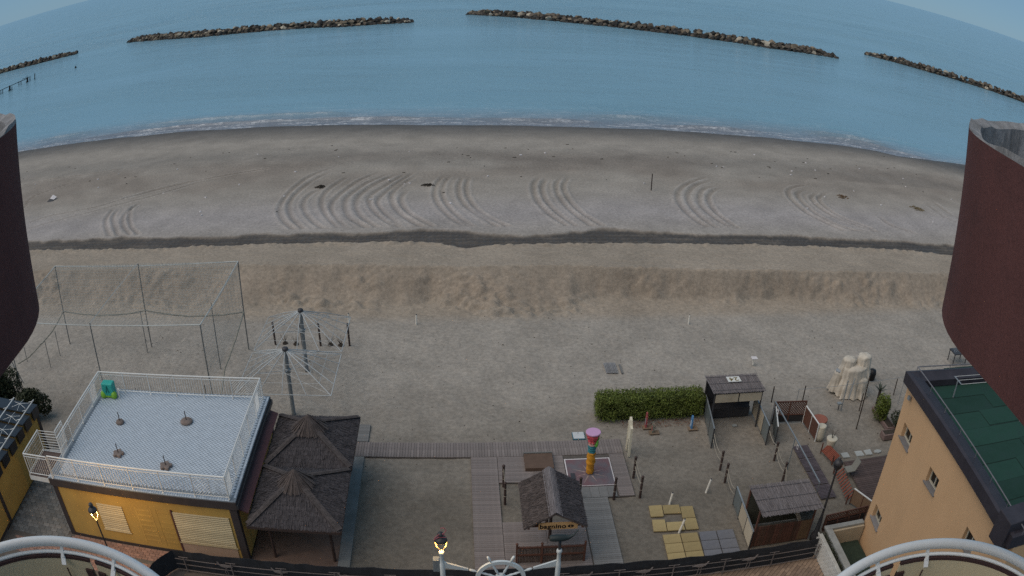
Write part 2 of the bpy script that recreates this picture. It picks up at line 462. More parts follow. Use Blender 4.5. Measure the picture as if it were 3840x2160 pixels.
for fn, pts in ARCS:
    w = np.array([tuple(fn(x, y, .45))[:2] for x, y in smooth_line(pts)])
    m = (subx > w[:, 0].min()-1) & (subx < w[:, 0].max()+1) & (suby > w[:, 1].min()-1) & (suby < w[:, 1].max()+1)
    if not m.any(): continue
    px, py = subx[m], suby[m]
    best = np.full(px.shape, 9.0); arc = np.zeros(px.shape); acc = 0.0; sgn = np.zeros(px.shape)
    for i in range(len(w)-1):
        a, b = w[i], w[i+1]; d = b-a; L2 = d@d + 1e-9; L = math.sqrt(L2)
        t = np.clip(((px-a[0])*d[0]+(py-a[1])*d[1])/L2, 0, 1)
        ex = px-a[0]-t*d[0]; ey = py-a[1]-t*d[1]; dist = np.hypot(ex, ey)
        k = dist < best; best[k] = dist[k]; arc[k] = acc + t[k]*L; sgn[k] = np.sign(d[0]*ey[k]-d[1]*ex[k]); acc += L
    fade = sstep(0, 2.0, arc)*sstep(0, .8, acc-arc+.6)
    g = np.exp(-(best/.20)**2); ridge = np.exp(-((best-.34)/.10)**2)
    lug = 0.5+0.5*np.sin(arc*2*math.pi/.5 + 3*best*sgn)
    rut[m] += fade*(-0.09*g*(.5+.5*lug) + 0.075*ridge)
    rutc[m] = np.clip(rutc[m] + fade*(g*(.7+.3*lug) - .7*ridge), -1, 1)
hz[np.ix_(jr, jc)] += rut
RUT = np.zeros_like(gx); RUT[np.ix_(jr, jc)] = rutc
# moisture of the sand: fresh-dug lane, swash zone, drift line
wet = lane*1.0 + (1-np.clip((sh-gy)/9.0, 0, 1))**.8*0.9*(gy > 70) + .25*np.exp(-((sh-gy-17-1.5*fbm(gx/8, gx*0, 2, 3))/3.2)**2)*(gy > 70)
wet = np.clip(wet + lane*(.25*fbm(gx/1.5, gy/.5, 4, 3) - .16*np.clip(np.sin(gy*2*math.pi/.62+.6*fbm(gx/5, gy/2, 2, 2)), 0, 1)*(.6+.4*np.sin(gx*2*math.pi/.42))), 0, 1)
tan = np.where(gy < lp, 1.0, 0.0)*sstep(40.6, 42.2, gy)
pale = upper*np.exp(-((gy-58-1.0*fbm(gx/6, gy*0, 3, 2))/4.0)**2)
brown = upper*np.clip(.5+1.6*fbm(gx/9, gy/6, 5, 3), 0, 1)*sstep(62, 68, gy)*(1-sstep(73, 80, gy))

t = NT('sand'); vec = t.coord('Object')
aw, atn, ap, ab, ar, asl = (t.attr(k) for k in ('wet', 'tan', 'pale', 'brown', 'rut', 'slope'))
n1 = t.noise(.35, 5, .6, vec); n2 = t.noise(5.0, 5, .7, vec); n3 = t.noise(28, 3, .75, vec)
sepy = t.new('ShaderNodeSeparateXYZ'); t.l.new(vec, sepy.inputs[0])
dirt_shade = t.maprange(t.math('ADD', sepy.outputs[1], t.math('MULTIPLY', n1, 3.0)), 26.5, 36.0, 1, 0)
c = t.mix(t.math('MULTIPLY', dirt_shade, .9), (.312, .284, .248), (.145, .128, .105))     # trodden, dirtier sand near the promenade; its dimmer light is painted in too
c = t.mix(atn, c, (.315, .268, .215))
c = t.mix(ap, c, (.335, .310, .298))
c = t.mix(t.math('MULTIPLY', ab, .6), c, (.215, .180, .150))
c = t.mix(t.math('MULTIPLY', asl, .55), c, (.262, .212, .165))
c = t.mix(aw, c, (.072, .066, .061))
c = t.mix(t.math('MULTIPLY', t.maprange(ar, 0, 1, 0, 1), .42), c, (.150, .132, .115))
c = t.mix(t.math('MULTIPLY', t.maprange(ar, 0, -.7, 0, 1), .50), c, (.40, .375, .35))
f = t.math('MULTIPLY', t.maprange(n1, .3, .7, .86, 1.14), t.math('MULTIPLY', t.maprange(n2, .25, .75, .70, 1.30), t.maprange(n3, .25, .75, .82, 1.18)))
spk = t.maprange(t.noise(60, 2, .5, vec), .70, .74, 1, .55)
c = t.scalecol(c, t.math('MULTIPLY', f, spk))
t.bump(t.math('ADD', n2, t.math('MULTIPLY', n3, .5)), .8, .04)
SAND = t.out(c, t.maprange(aw, 0, 1, .95, .55), .25)
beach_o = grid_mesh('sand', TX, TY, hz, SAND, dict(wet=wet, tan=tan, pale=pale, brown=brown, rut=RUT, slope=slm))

# ---------------------------------------------------------------- sea
_sx = np.geomspace(202, 60000, 34)
SX = np.concatenate([-_sx[::-1], spans((-200, 200.1, 1.6)), _sx])
SY0 = spans((0, 22, .2), (22, 170, .65), (170, 330, 1.4), (330, 900, 30)); SY0 = np.concatenate([SY0, np.geomspace(900, 40000, 22)])
sx, so = np.meshgrid(SX, SY0)
sy_sh = at(SHORE, sx) + 0.9*fbm(sx/9, sx*0+3.1, 2, 3)
sy = sy_sh - 1.4 + so
sd = so - 1.4 + 0.5*fbm(sx/2.2, so/3, 4, 3)
nearw = np.exp(-so/70)
zw = -.515 + nearw*(.035*fbm(sx/5, so/1.6, 1, 4)) + .02*fbm(sx/9+so/9, so/4, 3, 3)*nearw
def crest_at(d0, amp, wid, k):
    dd = so - (d0 + 1.6*fbm(sx/13, sx*0+k*3.3, k, 3))
    m = np.clip(2.2*vn(sx/10+k*7, sx*0+k, 6)+.45, 0, 1)
    return amp*m*np.where(dd > 0, np.exp(-(dd/wid)**2), np.exp(-(dd/(wid*.45))**2)), m*np.exp(-((dd+wid*.5)/(wid*.55))**2)
w1, fm1 = crest_at(4.6, .34, .55, 1); w2, fm2 = crest_at(8.2, .32, .7, 2); w3, fm3 = crest_at(14, .13, 1.6, 3); w4, _ = crest_at(23, .06, 2.2, 4); w5, _ = crest_at(36, .04, 3, 5)
swell = fbm(sx/10+so*.06, so/2.7+sx*.03, 2, 4) + .6*fbm(sx/26, so/8+sx*.05, 5, 2)
patch = np.clip(.55+1.5*fbm(sx/60, so/22, 7, 3), .1, 1.2)
zw = zw + swell*patch*np.where(so < 330, 1, 0)*(.075*sstep(4, 14, so) + .11*sstep(118, 150, so))
zw = zw + w1 + w2 + w3 + w4 + w5
foam = np.clip(.8*fm1 + .35*fm2, 0, 1)
t = NT('sea_water'); vec = t.coord('Object', (.35, 1, 1))
asd, afo = t.attr('sd'), t.attr('foam')
deep = (.190, .355, .450); shal = (.20, .19, .21)
fc = t.maprange(asd, 2.0, 11, 1, 0)
c = t.mix(t.math('MULTIPLY', fc, .85), deep, shal)
fn1 = t.noise(1.1, 6, .72, t.coord('Object', (.30, 1.3, 1))); fn2 = t.noise(4.0, 4, .7, t.coord('Object', (.45, 1.2, 1)))
sw = t.math('MULTIPLY', t.maprange(asd, -.5, .9, 0, 1), t.maprange(asd, 1.2, 5.5, 1, 0))
lace = t.math('MULTIPLY', t.maprange(fn1, .50, .57, 0, 1), t.maprange(fn2, .47, .56, 0, 1.2))
lace = t.math('MULTIPLY', lace, t.math('MAXIMUM', t.math('MULTIPLY', sw, .7), t.math('MULTIPLY', t.maprange(asd, 5, 16, .28, 0), 1.0)))
edge = t.math('MULTIPLY', t.math('MULTIPLY', t.maprange(asd, -1.1, -.5, 0, 1), t.maprange(asd, -.4, .2, 1, 0)), t.maprange(fn2, .45, .58, 0, .8))
brk = t.math('MULTIPLY', t.math('MULTIPLY', afo, t.maprange(fn1, .50, .60, 0, 1)), t.maprange(fn2, .40, .55, 0, 1))
fo_ = t.math('MINIMUM', t.math('MAXIMUM', t.math('MAXIMUM', lace, edge), brk), .9)
c = t.mix(fo_, c, (.78, .80, .82))
h1 = t.noise(.22, 9, .66, t.coord('Object', (.22, 1, 1), (0, 0, .10))); h2 = t.noise(1.6, 6, .7, t.coord('Object', (.40, 1, 1), (0, 0, -.2)))
outer = t.math('MULTIPLY', t.maprange(asd, 105, 150, .65, 1.9), t.maprange(t.noise(.022, 4, .55, t.coord('Object', (.5, 1.3, 1))), .36, .62, .35, 1.5))
t.bump(t.math('MULTIPLY', t.math('ADD', t.math('MULTIPLY', h1, 3.2), t.math('MULTIPLY', h2, 1.3)), outer), .75, .30)
SEA = t.out(c, t.math('ADD', t.math('MULTIPLY', fo_, .5), .16), .5)
co_x = SX
def sea_mesh():
    ny, nx = so.shape
    me_o = grid_mesh('sea', SX, SY0, zw, SEA, dict(sd=sd, foam=foam))
    co = np.stack([sx, sy, zw], -1).reshape(-1).astype(np.float32)
    me_o.data.vertices.foreach_set('co', co); me_o.data.update()
    return me_o
sea_o = sea_mesh()

# ---------------------------------------------------------------- shared materials
YEL = M('yellow_render', (.50, .33, .095), .85, .12, 1.2, 60, .2, stain=(.36, .235, .085), stain_amt=.5, sscale=.9)
TRIM = M('dark_trim', (.055, .047, .048), .6, .2, 3, 40, .1)
CREAM = M('cream_shutter', (.55, .47, .30), .6, .08, 2, 30, .1)
TILE = [M('terrace_tile_a', (.44, .50, .56), .45, .10, 3, 40, .1, rand=.10), M('terrace_tile_b', (.40, .46, .53), .45, .10, 3, 40, .1, rand=.10)]
GROUT = M('grout', (.17, .205, .24), .9, .2, 4, 40, .1)
WHITE = M('white_painted_metal', (.70, .71, .69), .45, .07, 2, 30, .05, stain=(.45, .42, .36), stain_amt=.35)
STONE = M('rough_stone', (.185, .150, .135), .9, .3, 8, 60, .6)
DARKMET = M('dark_metal', (.040, .040, .045), .5, .25, 6, 50, .1, spec=.4)
GALV = M('galvanised_steel', (.25, .28, .30), .45, .15, 5, 40, .1, metal=.3)
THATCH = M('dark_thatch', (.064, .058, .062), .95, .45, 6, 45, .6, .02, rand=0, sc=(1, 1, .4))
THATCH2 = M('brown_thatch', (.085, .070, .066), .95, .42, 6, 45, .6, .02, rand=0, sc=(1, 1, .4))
THATCHM = M('mid_thatch', (.076, .066, .065), .95, .45, 6, 45, .6, .02, rand=0, sc=(1, 1, .4))
REED = M('grey_reed', (.165, .152, .158), .95, .5, 5, 60, .5, rand=0, sc=(6, .5, 1))
PLANKW = [M('deck_plank_a', (.205, .178, .170), .85, .22, 3, 40, .35, rand=.09, stain=(.25, .225, .21), stain_amt=.4),
          M('deck_plank_b', (.188, .165, .158), .85, .22, 3, 40, .35, rand=.09, stain=(.13, .11, .10), stain_amt=.4)]
PLANKG = [M('grey_plank', (.180, .180, .178), .85, .2, 3, 40, .35, rand=.12, stain=(.15, .145, .14), stain_amt=.4)]
CONC = M('concrete', (.20, .205, .20), .9, .2, 1.5, 40, .3, stain=(.11, .11, .10), stain_amt=.5)
BROWNW = M('red_brown_wood', (.115, .055, .040), .75, .28, 5, 40, .35, sc=(1, 1, 1))
POSTB = M('dark_rope_post', (.058, .040, .036), .7, .3, 8, 40, .3)
ROPE = M('rope', (.30, .27, .22), .9, .2, 9, 60, .3)
ORANGE = M('orange_render', (.60, .385, .215), .9, .06, .6, 90, .35, .006, rand=0, stain=(.50, .31, .165), stain_amt=.35, sscale=.5)
LEAF = M('leaf_green', (.100, .130, .024), .6, .6, 2.2, 30, .1, rand=0)
LEAFD = M('dark_leaf', (.030, .038, .018), .7, .5, 4, 30, .1, rand=0)
BARK = M('bark', (.05, .038, .03), .9, .3, 10, 50, .4)
TERRA = M('terracotta', (.30, .11, .075), .8, .18, 4, 40, .2, stain=(.12, .08, .07), stain_amt=.4)
CREAMPOT = M('cream_pot', (.50, .46, .37), .75, .12, 3, 40, .2, stain=(.25, .22, .18), stain_amt=.5)
SOIL = M('soil', (.05, .04, .032), 1, .3, 10, 60, .5)
GREYGL = M('grey_panel', (.125, .150, .155), .35, .12, 2, 30, .05, spec=.5)
CREAMPAN = M('cream_panel', (.48, .42, .32), .7, .1, 2, 30, .1, stain=(.30, .25, .18), stain_amt=.5)
YTILE = M('ochre_rubber', (.34, .265, .130), .95, .14, 4, 90, .5, rand=.14, stain=(.22, .16, .08), stain_amt=.45)
GTILE = M('grey_rubber', (.155, .160, .180), .95, .14, 4, 90, .5, rand=.14, stain=(.10, .10, .10), stain_amt=.4)
PAVET = [M('tan_paver', (.255, .185, .135), .85, .15, 5, 40, .25, rand=.15), M('tan_paver_b', (.215, .155, .115), .85, .15, 5, 40, .25, rand=.15)]
PAVEP = [M('pink_paver', (.285, .175, .140), .85, .15, 5, 40, .25, rand=.15), M('pink_paver_b', (.245, .155, .128), .85, .15, 5, 40, .25, rand=.15)]
PAVEG = [M('grey_paver', (.150, .152, .150), .85, .2, 5, 40, .3, rand=.18), M('grey_paver_b', (.185, .180, .172), .85, .2, 5, 40, .3, rand=.18)]
JOINT = M('paving_joint', (.11, .098, .088), 1, .2, 4, 40, .2)
BLACKCL = M('black_shade_cloth', (.028, .031, .037), .8, .3, 3, 60, .3, rand=0)
CLOTH = M('cream_tarpaulin', (.50, .455, .385), .8, .14, 3, 60, .2, stain=(.27, .225, .17), stain_amt=.55, sscale=2.0)
RUSTRED = M('maroon_metal', (.085, .035, .036), .6, .2, 3, 40, .1)
WALLBR = M('maroon_render', (.108, .045, .042), .92, .20, 2.5, 90, .9, .008, rand=0, stain=(.060, .030, .030), stain_amt=.75, sscale=1.6, sc=(1, 1, .35))
CEMENT = M('weathered_cement', (.26, .26, .265), .95, .4, 6, 40, .8, .02, stain=(.05, .052, .05), stain_amt=.8, sscale=4, sc=(1, 1, .25))
GROOF = M('green_bitumen', (.014, .050, .036), .85, .25, 1.2, 60, .3, rand=.25, stain=(.015, .03, .03), stain_amt=.6)
WBRICK = M('white_painted_brick', (.58, .58, .55), .8, .1, 6, 50, .3, rand=.08, stain=(.35, .33, .29), stain_amt=.4)

# ---------------------------------------------------------------- ground pieces: promenade, paths, boardwalk
prom = struct(MB().rng(-40, 30, 3, 20.15, -.12, .004), 'promenade', JOINT)
prom2 = struct(MB().rng(-16.35, -10.6, 20.1, 21.0, -.12, .006), 'pavement', JOINT)
def paver_area(parent, name, x0, x1, y0, y1, w, l, mat, rot=0.0, z=.012, limit=300, hide=None):
    its = []; cs, sn = math.cos(rot), math.sin(rot); cx, cy = (x0+x1)/2, (y0+y1)/2; R = math.hypot(x1-x0, y1-y0)/2+.5
    nj = int(R/w)+1; ni = int(R/l)+1
    for j in range(-nj, nj+1):
        for i in range(-ni, ni+1):
            u = (i + (.5 if j % 2 else 0))*l; v = j*w
            x = cx + cs*u - sn*v; y = cy + sn*u + cs*v
            if x0+l*.4 < x < x1-l*.4 and y0+w*.4 < y < y1-w*.4 and not (hide and hide(x, y)):
                its.append(((x, y, z + rnd.uniform(-.003, .003)), (l-.012, w-.012, .03), rot))
    pieces(parent, name, its, mat, limit, name+'_rest')
paver_area(prom, 'paver', 5.5, 13.0, 18.2, 20.12, .15, .30, PAVET, math.pi/4)
paver_area(prom2, 'paver', -16.35, -10.6, 20.15, 21.0, .14, .28, PAVEP, 0)
prom3 = struct(MB().rng(-19.5, -10.9, 18.2, 20.1, -.10, .009), 'pavement', JOINT)
paver_area(prom3, 'paver', -19.5, -10.9, 18.9, 20.1, .14, .28, PAVEP, 0, z=.018, limit=300)
lane_o = struct(MB().rng(-20.0, -16.35, 20.1, 27.5, -.12, .007), 'path', JOINT)
paver_area(lane_o, 'paver', -20.0, -16.35, 20.15, 26.5, .24, .36, PAVEG, .02)
# boardwalk of planks
bw_o = struct(MB().rng(-4.6, 6.66, 28.10, 29.22, -.10, -.012).rng(.28, 1.36, 21, 28.1, -.10, -.011).rng(1.36, 6.66, 26.3, 28.1, -.10, -.010)
              .rng(4.5, 6.66, 25.12, 26.3, -.10, -.009).rng(4.46, 5.55, 21, 25.12, -.10, -.008).rng(1.36, 4.46, 21.0, 23.78, -.10, -.007), 'boardwalk', JOINT)
its = []
def rows_x(x0, x1, y0, y1, w=.118, th=.04, z=.012):      # boards running along x, stacked in y
    n = max(1, round((y1-y0)/w)); w = (y1-y0)/n
    for i in range(n): its.append((((x0+x1)/2, y0+(i+.5)*w, z+rnd.uniform(-.003, .003)), (round(x1-x0-.008, 3), round(w-.006, 3), th), 0))
def rows_y(x0, x1, y0, y1, w=.118, th=.04, z=.012):
    n = max(1, round((x1-x0)/w)); w = (x1-x0)/n
    for i in range(n): its.append(((x0+(i+.5)*w, (y0+y1)/2, z+rnd.uniform(-.003, .003)), (round(w-.006, 3), round(y1-y0-.008, 3), th), 0))
rows_y(-4.57, 6.66, 28.12, 29.2)
rows_x(.28, 1.36, 21.0, 28.1); rows_x(1.37, 2.8, 26.3, 28.1); rows_x(2.8, 4.08, 26.3, 28.1); rows_x(6.02, 6.64, 25.14, 28.1)
rows_x(1.37, 2.95, 21.0, 23.76); rows_x(2.95, 4.44, 21.0, 23.76)
pieces(bw_o, 'plank', its, PLANKW, 300, 'plank_rest')
its = []
rows_x(4.48, 5.54, 21.0, 25.1); rows_y(4.56, 5.95, 25.12, 25.84, .35)
rows_x(-4.62, -4.08, 29.24, 30.6, .12)
bw2 = struct(MB().rng(-4.62, -4.08, 29.24, 30.6, -.1, -.006), 'boardwalk', JOINT)
pieces(bw2, 'plank', its, PLANKG, 300)
struct(MB().rng(-4.60, -4.16, 20.6, 28.1, -.1, .03), 'path', CONC)
struct(MB().rng(-7.9, -4.61, 20.3, 27.9, -.1, .02), 'pavement', M('brown_paving', (.15, .105, .085), .9, .15, 3, 50, .2))
# painted pad under the totem
t = NT('mauve_pad'); vec = t.coord('Object')
cpad = t.mix(t.maprange(t.noise(1.6, 5, .6, vec), .38, .62, 0, 1), (.165, .098, .110), (.135, .128, .145))
cpad = t.scalecol(cpad, t.maprange(t.noise(40, 4, .7, vec), .2, .8, .75, 1.25))
PAD = t.out(cpad, .9, .2)
pad = thing('splash_pad', 'mauve square pad with white painted edge and faded star', 'pad', (5.04, 26.8, 0))
MB().rng(4.10, 6.0, 25.87, 27.79, -.08, .045).build('base', PAD, pad)
LW = M('worn_white_paint', (.60, .57, .57), .8, .15, 6, 50, .1)
for nm, (x0, x1, y0, y1) in {'a': (4.10, 6.0, 27.74, 27.79), 'b': (4.10, 4.145, 25.9, 27.735), 'c': (5.955, 6.0, 25.9, 27.735), 'd': (4.10, 6.0, 25.87, 25.895)}.items():
    MB().rng(x0, x1, y0, y1, .0455, .050).build('edge_line', LW, pad)
FADE = M('faded_star_paint', (.26, .20, .19), .9, .4, 9, 40, .1)
st = MB()
for k in range(8):
    a = k*math.pi/4 + .35; L = .62 + .12*(k % 2)
    c0 = Vector((5.04, 26.75, .048)); d = Vector((math.cos(a), math.sin(a), 0)); n = Vector((-d.y, d.x, 0))
    st.quad(c0+d*.2-n*.035, c0+d*L-n*.006, c0+d*L+n*.006, c0+d*.2+n*.035)
st.build('star', FADE, pad)
MB().rng(4.25, 4.42, 26.35, 26.75, .0455, .075).build('drain_grate', DARKMET, pad)

# ---------------------------------------------------------------- yellow bathing house with roof terrace
YB = thing('beach_house', 'yellow single-storey beach house with blue tiled roof terrace and white railing', 'building', (-12.1, 24.5, 0))
bx0, bx1, by0, by1 = -16.32, -7.95, 20.98, 28.0
MB().rng(bx0, bx1, by0, by1, 0, 2.62).build('wall', YEL, YB)
for _a in ((bx0-.03, bx0+.22, by0-.03, by0+.2), (bx1-.25, bx1+.03, by0-.03, by0+.2), (bx1-.2, bx1+.025, by1-.2, by1+.03)):
    MB().rng(*_a, 0, 2.6).build('corner_trim', TRIM, YB)
MB().rng(bx0+.22, bx1-.25, by0-.025, by0+.01, 0, .14).build('base_trim', TRIM, YB)
MB().rng(bx0-.10, bx1+.10, by0-.10, by1+.06, 2.58, 2.93).build('fascia', TRIM, YB, bevel=.015)
MB().rng(bx1+.10, bx1+.16, by0-.1, by1+.06, 2.62, 2.80).build('gutter', DARKMET, YB)
terr = MB().rng(bx0-.08, bx1+.085, by0-.085, by1+.05, 2.93, 2.955).build('terrace_floor', GROUT, YB)
its = []; s = .128
for i in range(-90, 90):
    for j in range(-90, 90):
        x = -12.13 + (i-j)*s/math.sqrt(2); y = 24.5 + (i+j)*s/math.sqrt(2)
        if bx0+.30 < x < bx1-.05 and by0+.30 < y < by1-.05: its.append(((x, y, 2.960), (s-.020, s-.020, .02), math.pi/4))
nb = int((bx1-bx0)/.1)
for i in range(nb):
    for j in range(2): its.append(((bx0-.02+i*.1, by0-.02+j*.1, 2.960), (.09, .09, .02), 0))
for i in range(int((by1-by0)/.1)-2):
    its.append(((bx1+.02, by0+.2+i*.1, 2.960), (.09, .09, .02), 0))
pieces(terr, 'tile', its, TILE, 300, 'tile_rest')
# shutters, pilaster shapes on the camera side
def wall_pts(pts, y=by0): return [PYp(*z1.px(a, b), y) for a, b in pts]
w = wall_pts([(610, 985), (765, 1010), (830, 1172), (665, 1145)])
x0, x1_ = (w[0].x+w[3].x)/2, (w[1].x+w[2].x)/2; zt = (w[0].z+w[1].z)/2; zb = (w[2].z+w[3].z)/2
def shutter(x0, x1, zb, zt, n):
    o = MB().rng(x0, x1, by0-.03, by0-.012, zb, zt).build('roller_shutter', CREAM, YB)
    h = (zt-zb)/n
    for i in range(n):
        b = MB(); b.add([(x0, by0-.032, zb+i*h+.006), (x1, by0-.032, zb+i*h+.006), (x1, by0-.050, zb+(i+.5)*h), (x0, by0-.050, zb+(i+.5)*h), (x1, by0-.032, zb+(i+1)*h-.006), (x0, by0-.032, zb+(i+1)*h-.006)],
                        [(0, 1, 2, 3), (3, 2, 4, 5)])
        b.build('slat', CREAM, o)
    MB().rng(x0-.05, x1+.05, by0-.055, by0-.03, zb-.05, zb).build('sill', CREAM, o)
shutter(x0, x1_, zb, zt, 13)
w = wall_pts([(1090, 1055), (1455, 1085), (1490, 1275), (1150, 1235)])
xa, xb = (w[0].x+w[3].x)/2, (w[1].x+w[2].x)/2
shutter(xa, min(xb, bx1-.3), .66, 2.12, 16)
MB().rng(xa, min(xb, bx1-.3), by0-.028, by0-.01, .0, .60).build('counter_panel', M('pinkish_panel', (.42, .31, .24), .7, .1, 2, 30, .1), YB)
MB().rng(xa-.07, xa, by0-.05, by0, 0, 2.2).build('door_jamb', RUSTRED, YB)
for k, (u0, u1) in enumerate(((865, 960), (985, 1075))):      # low-relief ladders on the render
    a, b = PYp(*z1.px(u0, 1060), by0), PYp(*z1.px(u1, 1060), by0)
    m_ = MB().rng(a.x, a.x+.05, by0-.007, by0, .3, 2.1).rng(b.x-.05, b.x, by0-.007, by0, .3, 2.1)
    for j in range(7): m_.rng(a.x+.06, b.x-.06, by0-.007, by0, .45+j*.25, .52+j*.25)
    m_.build('relief_panel', YEL, YB)
# gutter roof (maroon) along the right side above the pavilions
MB().slab([(bx1+.02, by0+.1, 2.50), (bx1+.42, by0+.1, 2.34), (bx1+.42, by1-.3, 2.34), (bx1+.02, by1-.3, 2.50)], .05).build('side_canopy', RUSTRED, YB)
# railing
def rail_run(parent, p0, p1, zb, zt, chev=True, post_sp=1.35):
    p0, p1 = Vector((p0[0], p0[1], 0)), Vector((p1[0], p1[1], 0)); L = (p1-p0).length; d = (p1-p0)/L
    def at_(s, z): q = p0 + d*s; return (q.x, q.y, z)
    ro = MB().tube([at_(0, zt), at_(L, zt)], .030, 8).build('railing', WHITE, parent)
    for zz_, rr_ in ((zt-.12, .017), (zb+.10, .018)): MB().tube([at_(0, zz_), at_(L, zz_)], rr_, 6).build('rail', WHITE, ro)
    nb = max(1, round(L/post_sp)); sp = L/nb; off = OFF[ro.name]
    for i in range(nb+1):
        q = MB().bar(at_(i*sp, zb), at_(i*sp, zt), .045, .028, up=(d.x, d.y, 0)).lathe(at_(i*sp, zb), [(.05, 0), (.05, .03), (.02, .05)], 8)
        q.build('post', WHITE, ro)
    me = None
    for i in range(nb):
        s0, s1 = i*sp+.03, (i+1)*sp-.03
        if chev and (i == 0 or i == nb-1) and nb > 2:
            mid = (s0+s1)/2
            MB().tube([at_(mid, zb+.1), at_(mid, zt-.12)], .009, 5).build('baluster', WHITE, ro)
            H = zt-.12-(zb+.1)
            for side, (a, b) in ((1, (s0, mid)), (-1, (mid, s1))):
                w_ = b-a
                for k in range(-7, 9):
                    c0 = k*.115
                    # 45 degree bar clipped to the half panel
                    t0, t1 = max(0, -c0), min(w_, H-c0)
                    if t1-t0 < .05: continue
                    if side > 0: A, B = (a+t0, zb+.1+c0+t0), (a+t1, zb+.1+c0+t1)
                    else: A, B = (b-t0, zb+.1+c0+t0), (b-t1, zb+.1+c0+t1)
                    MB().tube([at_(*A), at_(*B)], .010, 5).build('baluster', WHITE, ro)
        else:
            n = max(1, int((s1-s0)/.115))
            for k in range(1, n):
                s_ = s0+(s1-s0)*k/n
                if me is None:
                    b = MB().tube([(0, 0, zb+.1), (0, 0, zt-.12)], .010, 5); me = bpy.data.meshes.new('baluster'); me.from_pydata(b.v, [], b.f); me.materials.append(WHITE)
                o = bpy.data.objects.new('baluster', me); COL.objects.link(o); o.parent = ro
                q = at_(s_, 0); o.location = (q[0]-off.x, q[1]-off.y, -off.z)
    return ro
rx0, rx1, ry0, ry1, rz0, rz1 = -16.14, -8.10, 21.0, 27.74, 2.965, 3.95
rail_run(YB, (rx0, ry1), (rx1, ry1), rz0, rz1)
rail_run(YB, (rx1, ry1), (rx1, ry0), rz0, rz1)
rail_run(YB, (rx1, ry0), (rx0, ry0), rz0, rz1)
rail_run(YB, (rx0, ry1), (rx0, 22.3), rz0, rz1)
# stair landing on the left side
land = MB().rng(-17.5, bx0-.09, 20.85, 22.75, 2.72, 2.93).build('stair_landing', WHITE, YB)
its2 = []
for i in range(14): its2.append(((-16.96, 20.93+i*.13, 2.94), (1.02, .118, .025), 0))
pieces(land, 'plank', its2, [M('landing_plank', (.105, .075, .065), .8, .25, 4, 40, .3)], 40)
rail_run(YB, (rx0-.02, ry0-.08), (-17.46, 20.9), 2.94, 3.95, False)
rail_run(YB, (-17.46, 20.9), (-17.46, 22.68), 2.94, 3.95, False)
for k in range(8): MB().tube([(-17.46, 22.70, 3.0+k*.13), (-16.5, 22.74, 3.0+k*.13)], .014, 5).build('rail_bar', WHITE, YB)
rail_run(YB, (-16.48, 22.75), (-16.48, 23.55), 2.94, 3.95, False)
# stairs going down seaward behind the landing
st_ = MB()
for k in range(12): st_.rng(-17.4, -16.5, 23.0+k*.26-.02, 23.28+k*.26, 2.9-(k+1)*.22-.05, 2.9-(k+1)*.22)
st_.build('stairs', CONC, YB)
MB().tube([(-15.0, 27.3, 2.96), (-15.0, 27.3, 3.35), (-14.97, 27.27, 3.43), (-14.9, 27.22, 3.45), (-14.86, 27.19, 3.38)], .03, 8).build('vent_pipe', WHITE, YB)

# umbrella bases on the terrace
def u_base(px, shape, label, r):
    b = P(*z1.px(*px), 2.975)
    t_ = thing('umbrella_base', label, 'umbrella base', b, 'stone umbrella bases on the terrace')
    if shape == 'round':
        MB().lathe(b, [(r*.9, 0), (r, .03), (r, .07), (r*.8, .12), (r*.3, .135), (0, .135)], 18).build('stone', STONE, t_, smooth=True)
    else:
        poly = []
        for k in range(20):
            a = 2*math.pi*k/20; rr = r*(1.0 if k % 4 in (0,) else .86 if k % 4 in (1, 3) else .62)
            poly.append((b.x+rr*math.cos(a+.3), b.y+rr*math.sin(a+.3)))
        MB().prism(poly, b.z, b.z+.11).build('stone', STONE, t_, bevel=.02)
    MB().tube([(b.x, b.y, b.z+.1), (b.x, b.y, b.z+.52)], .022, 8).build('socket_pipe', TRIM, t_)
u_base((760, 482), 'round', 'small round stone umbrella base with pipe on the tiled terrace', .2)
u_base((1180, 478), 'round', 'larger round stone umbrella base with pipe on the tiled terrace', .28)
u_base((750, 682), 'star', 'star-shaped stone umbrella base nearer the stair landing on the terrace', .28)
u_base((1050, 760), 'star', 'star-shaped stone umbrella base close to the promenade-side terrace railing', .29)
# toy box in the far corner of the terrace
b = z1(690, 325, 2.975)
TB = thing('play_cube', 'turquoise and lime green plastic play cube in terrace corner', 'play cube', b)
TURQ = M('turquoise_plastic', (.035, .36, .31), .45, .1, 3, 30, .05); LIME = M('lime_plastic', (.22, .48, .05), .45, .1, 3, 30, .05)
MB().box((b.x, b.y+.2, b.z+.40), (.62, .42, .60)).build('body', TURQ, TB, bevel=.05)
for s_ in (-1, 1):
    MB().lathe((b.x+s_*.30, b.y+.05, b.z), [(.10, 0), (.15, .06), (.15, .2), (.08, .3), (0, .32)], 12).build('corner_foot', LIME, TB, smooth=True)
MB().box((b.x, b.y+.2, b.z+.07), (.60, .40, .1)).build('base', LIME, TB, bevel=.02)
MB().bar((b.x-.08, b.y-.022, b.z+.28), (b.x, b.y-.022, b.z+.6), .03).bar((b.x+.08, b.y-.022, b.z+.28), (b.x, b.y-.022, b.z+.6), .03).build('relief_mark', M('dark_teal', (.01, .12, .11), .5), TB)

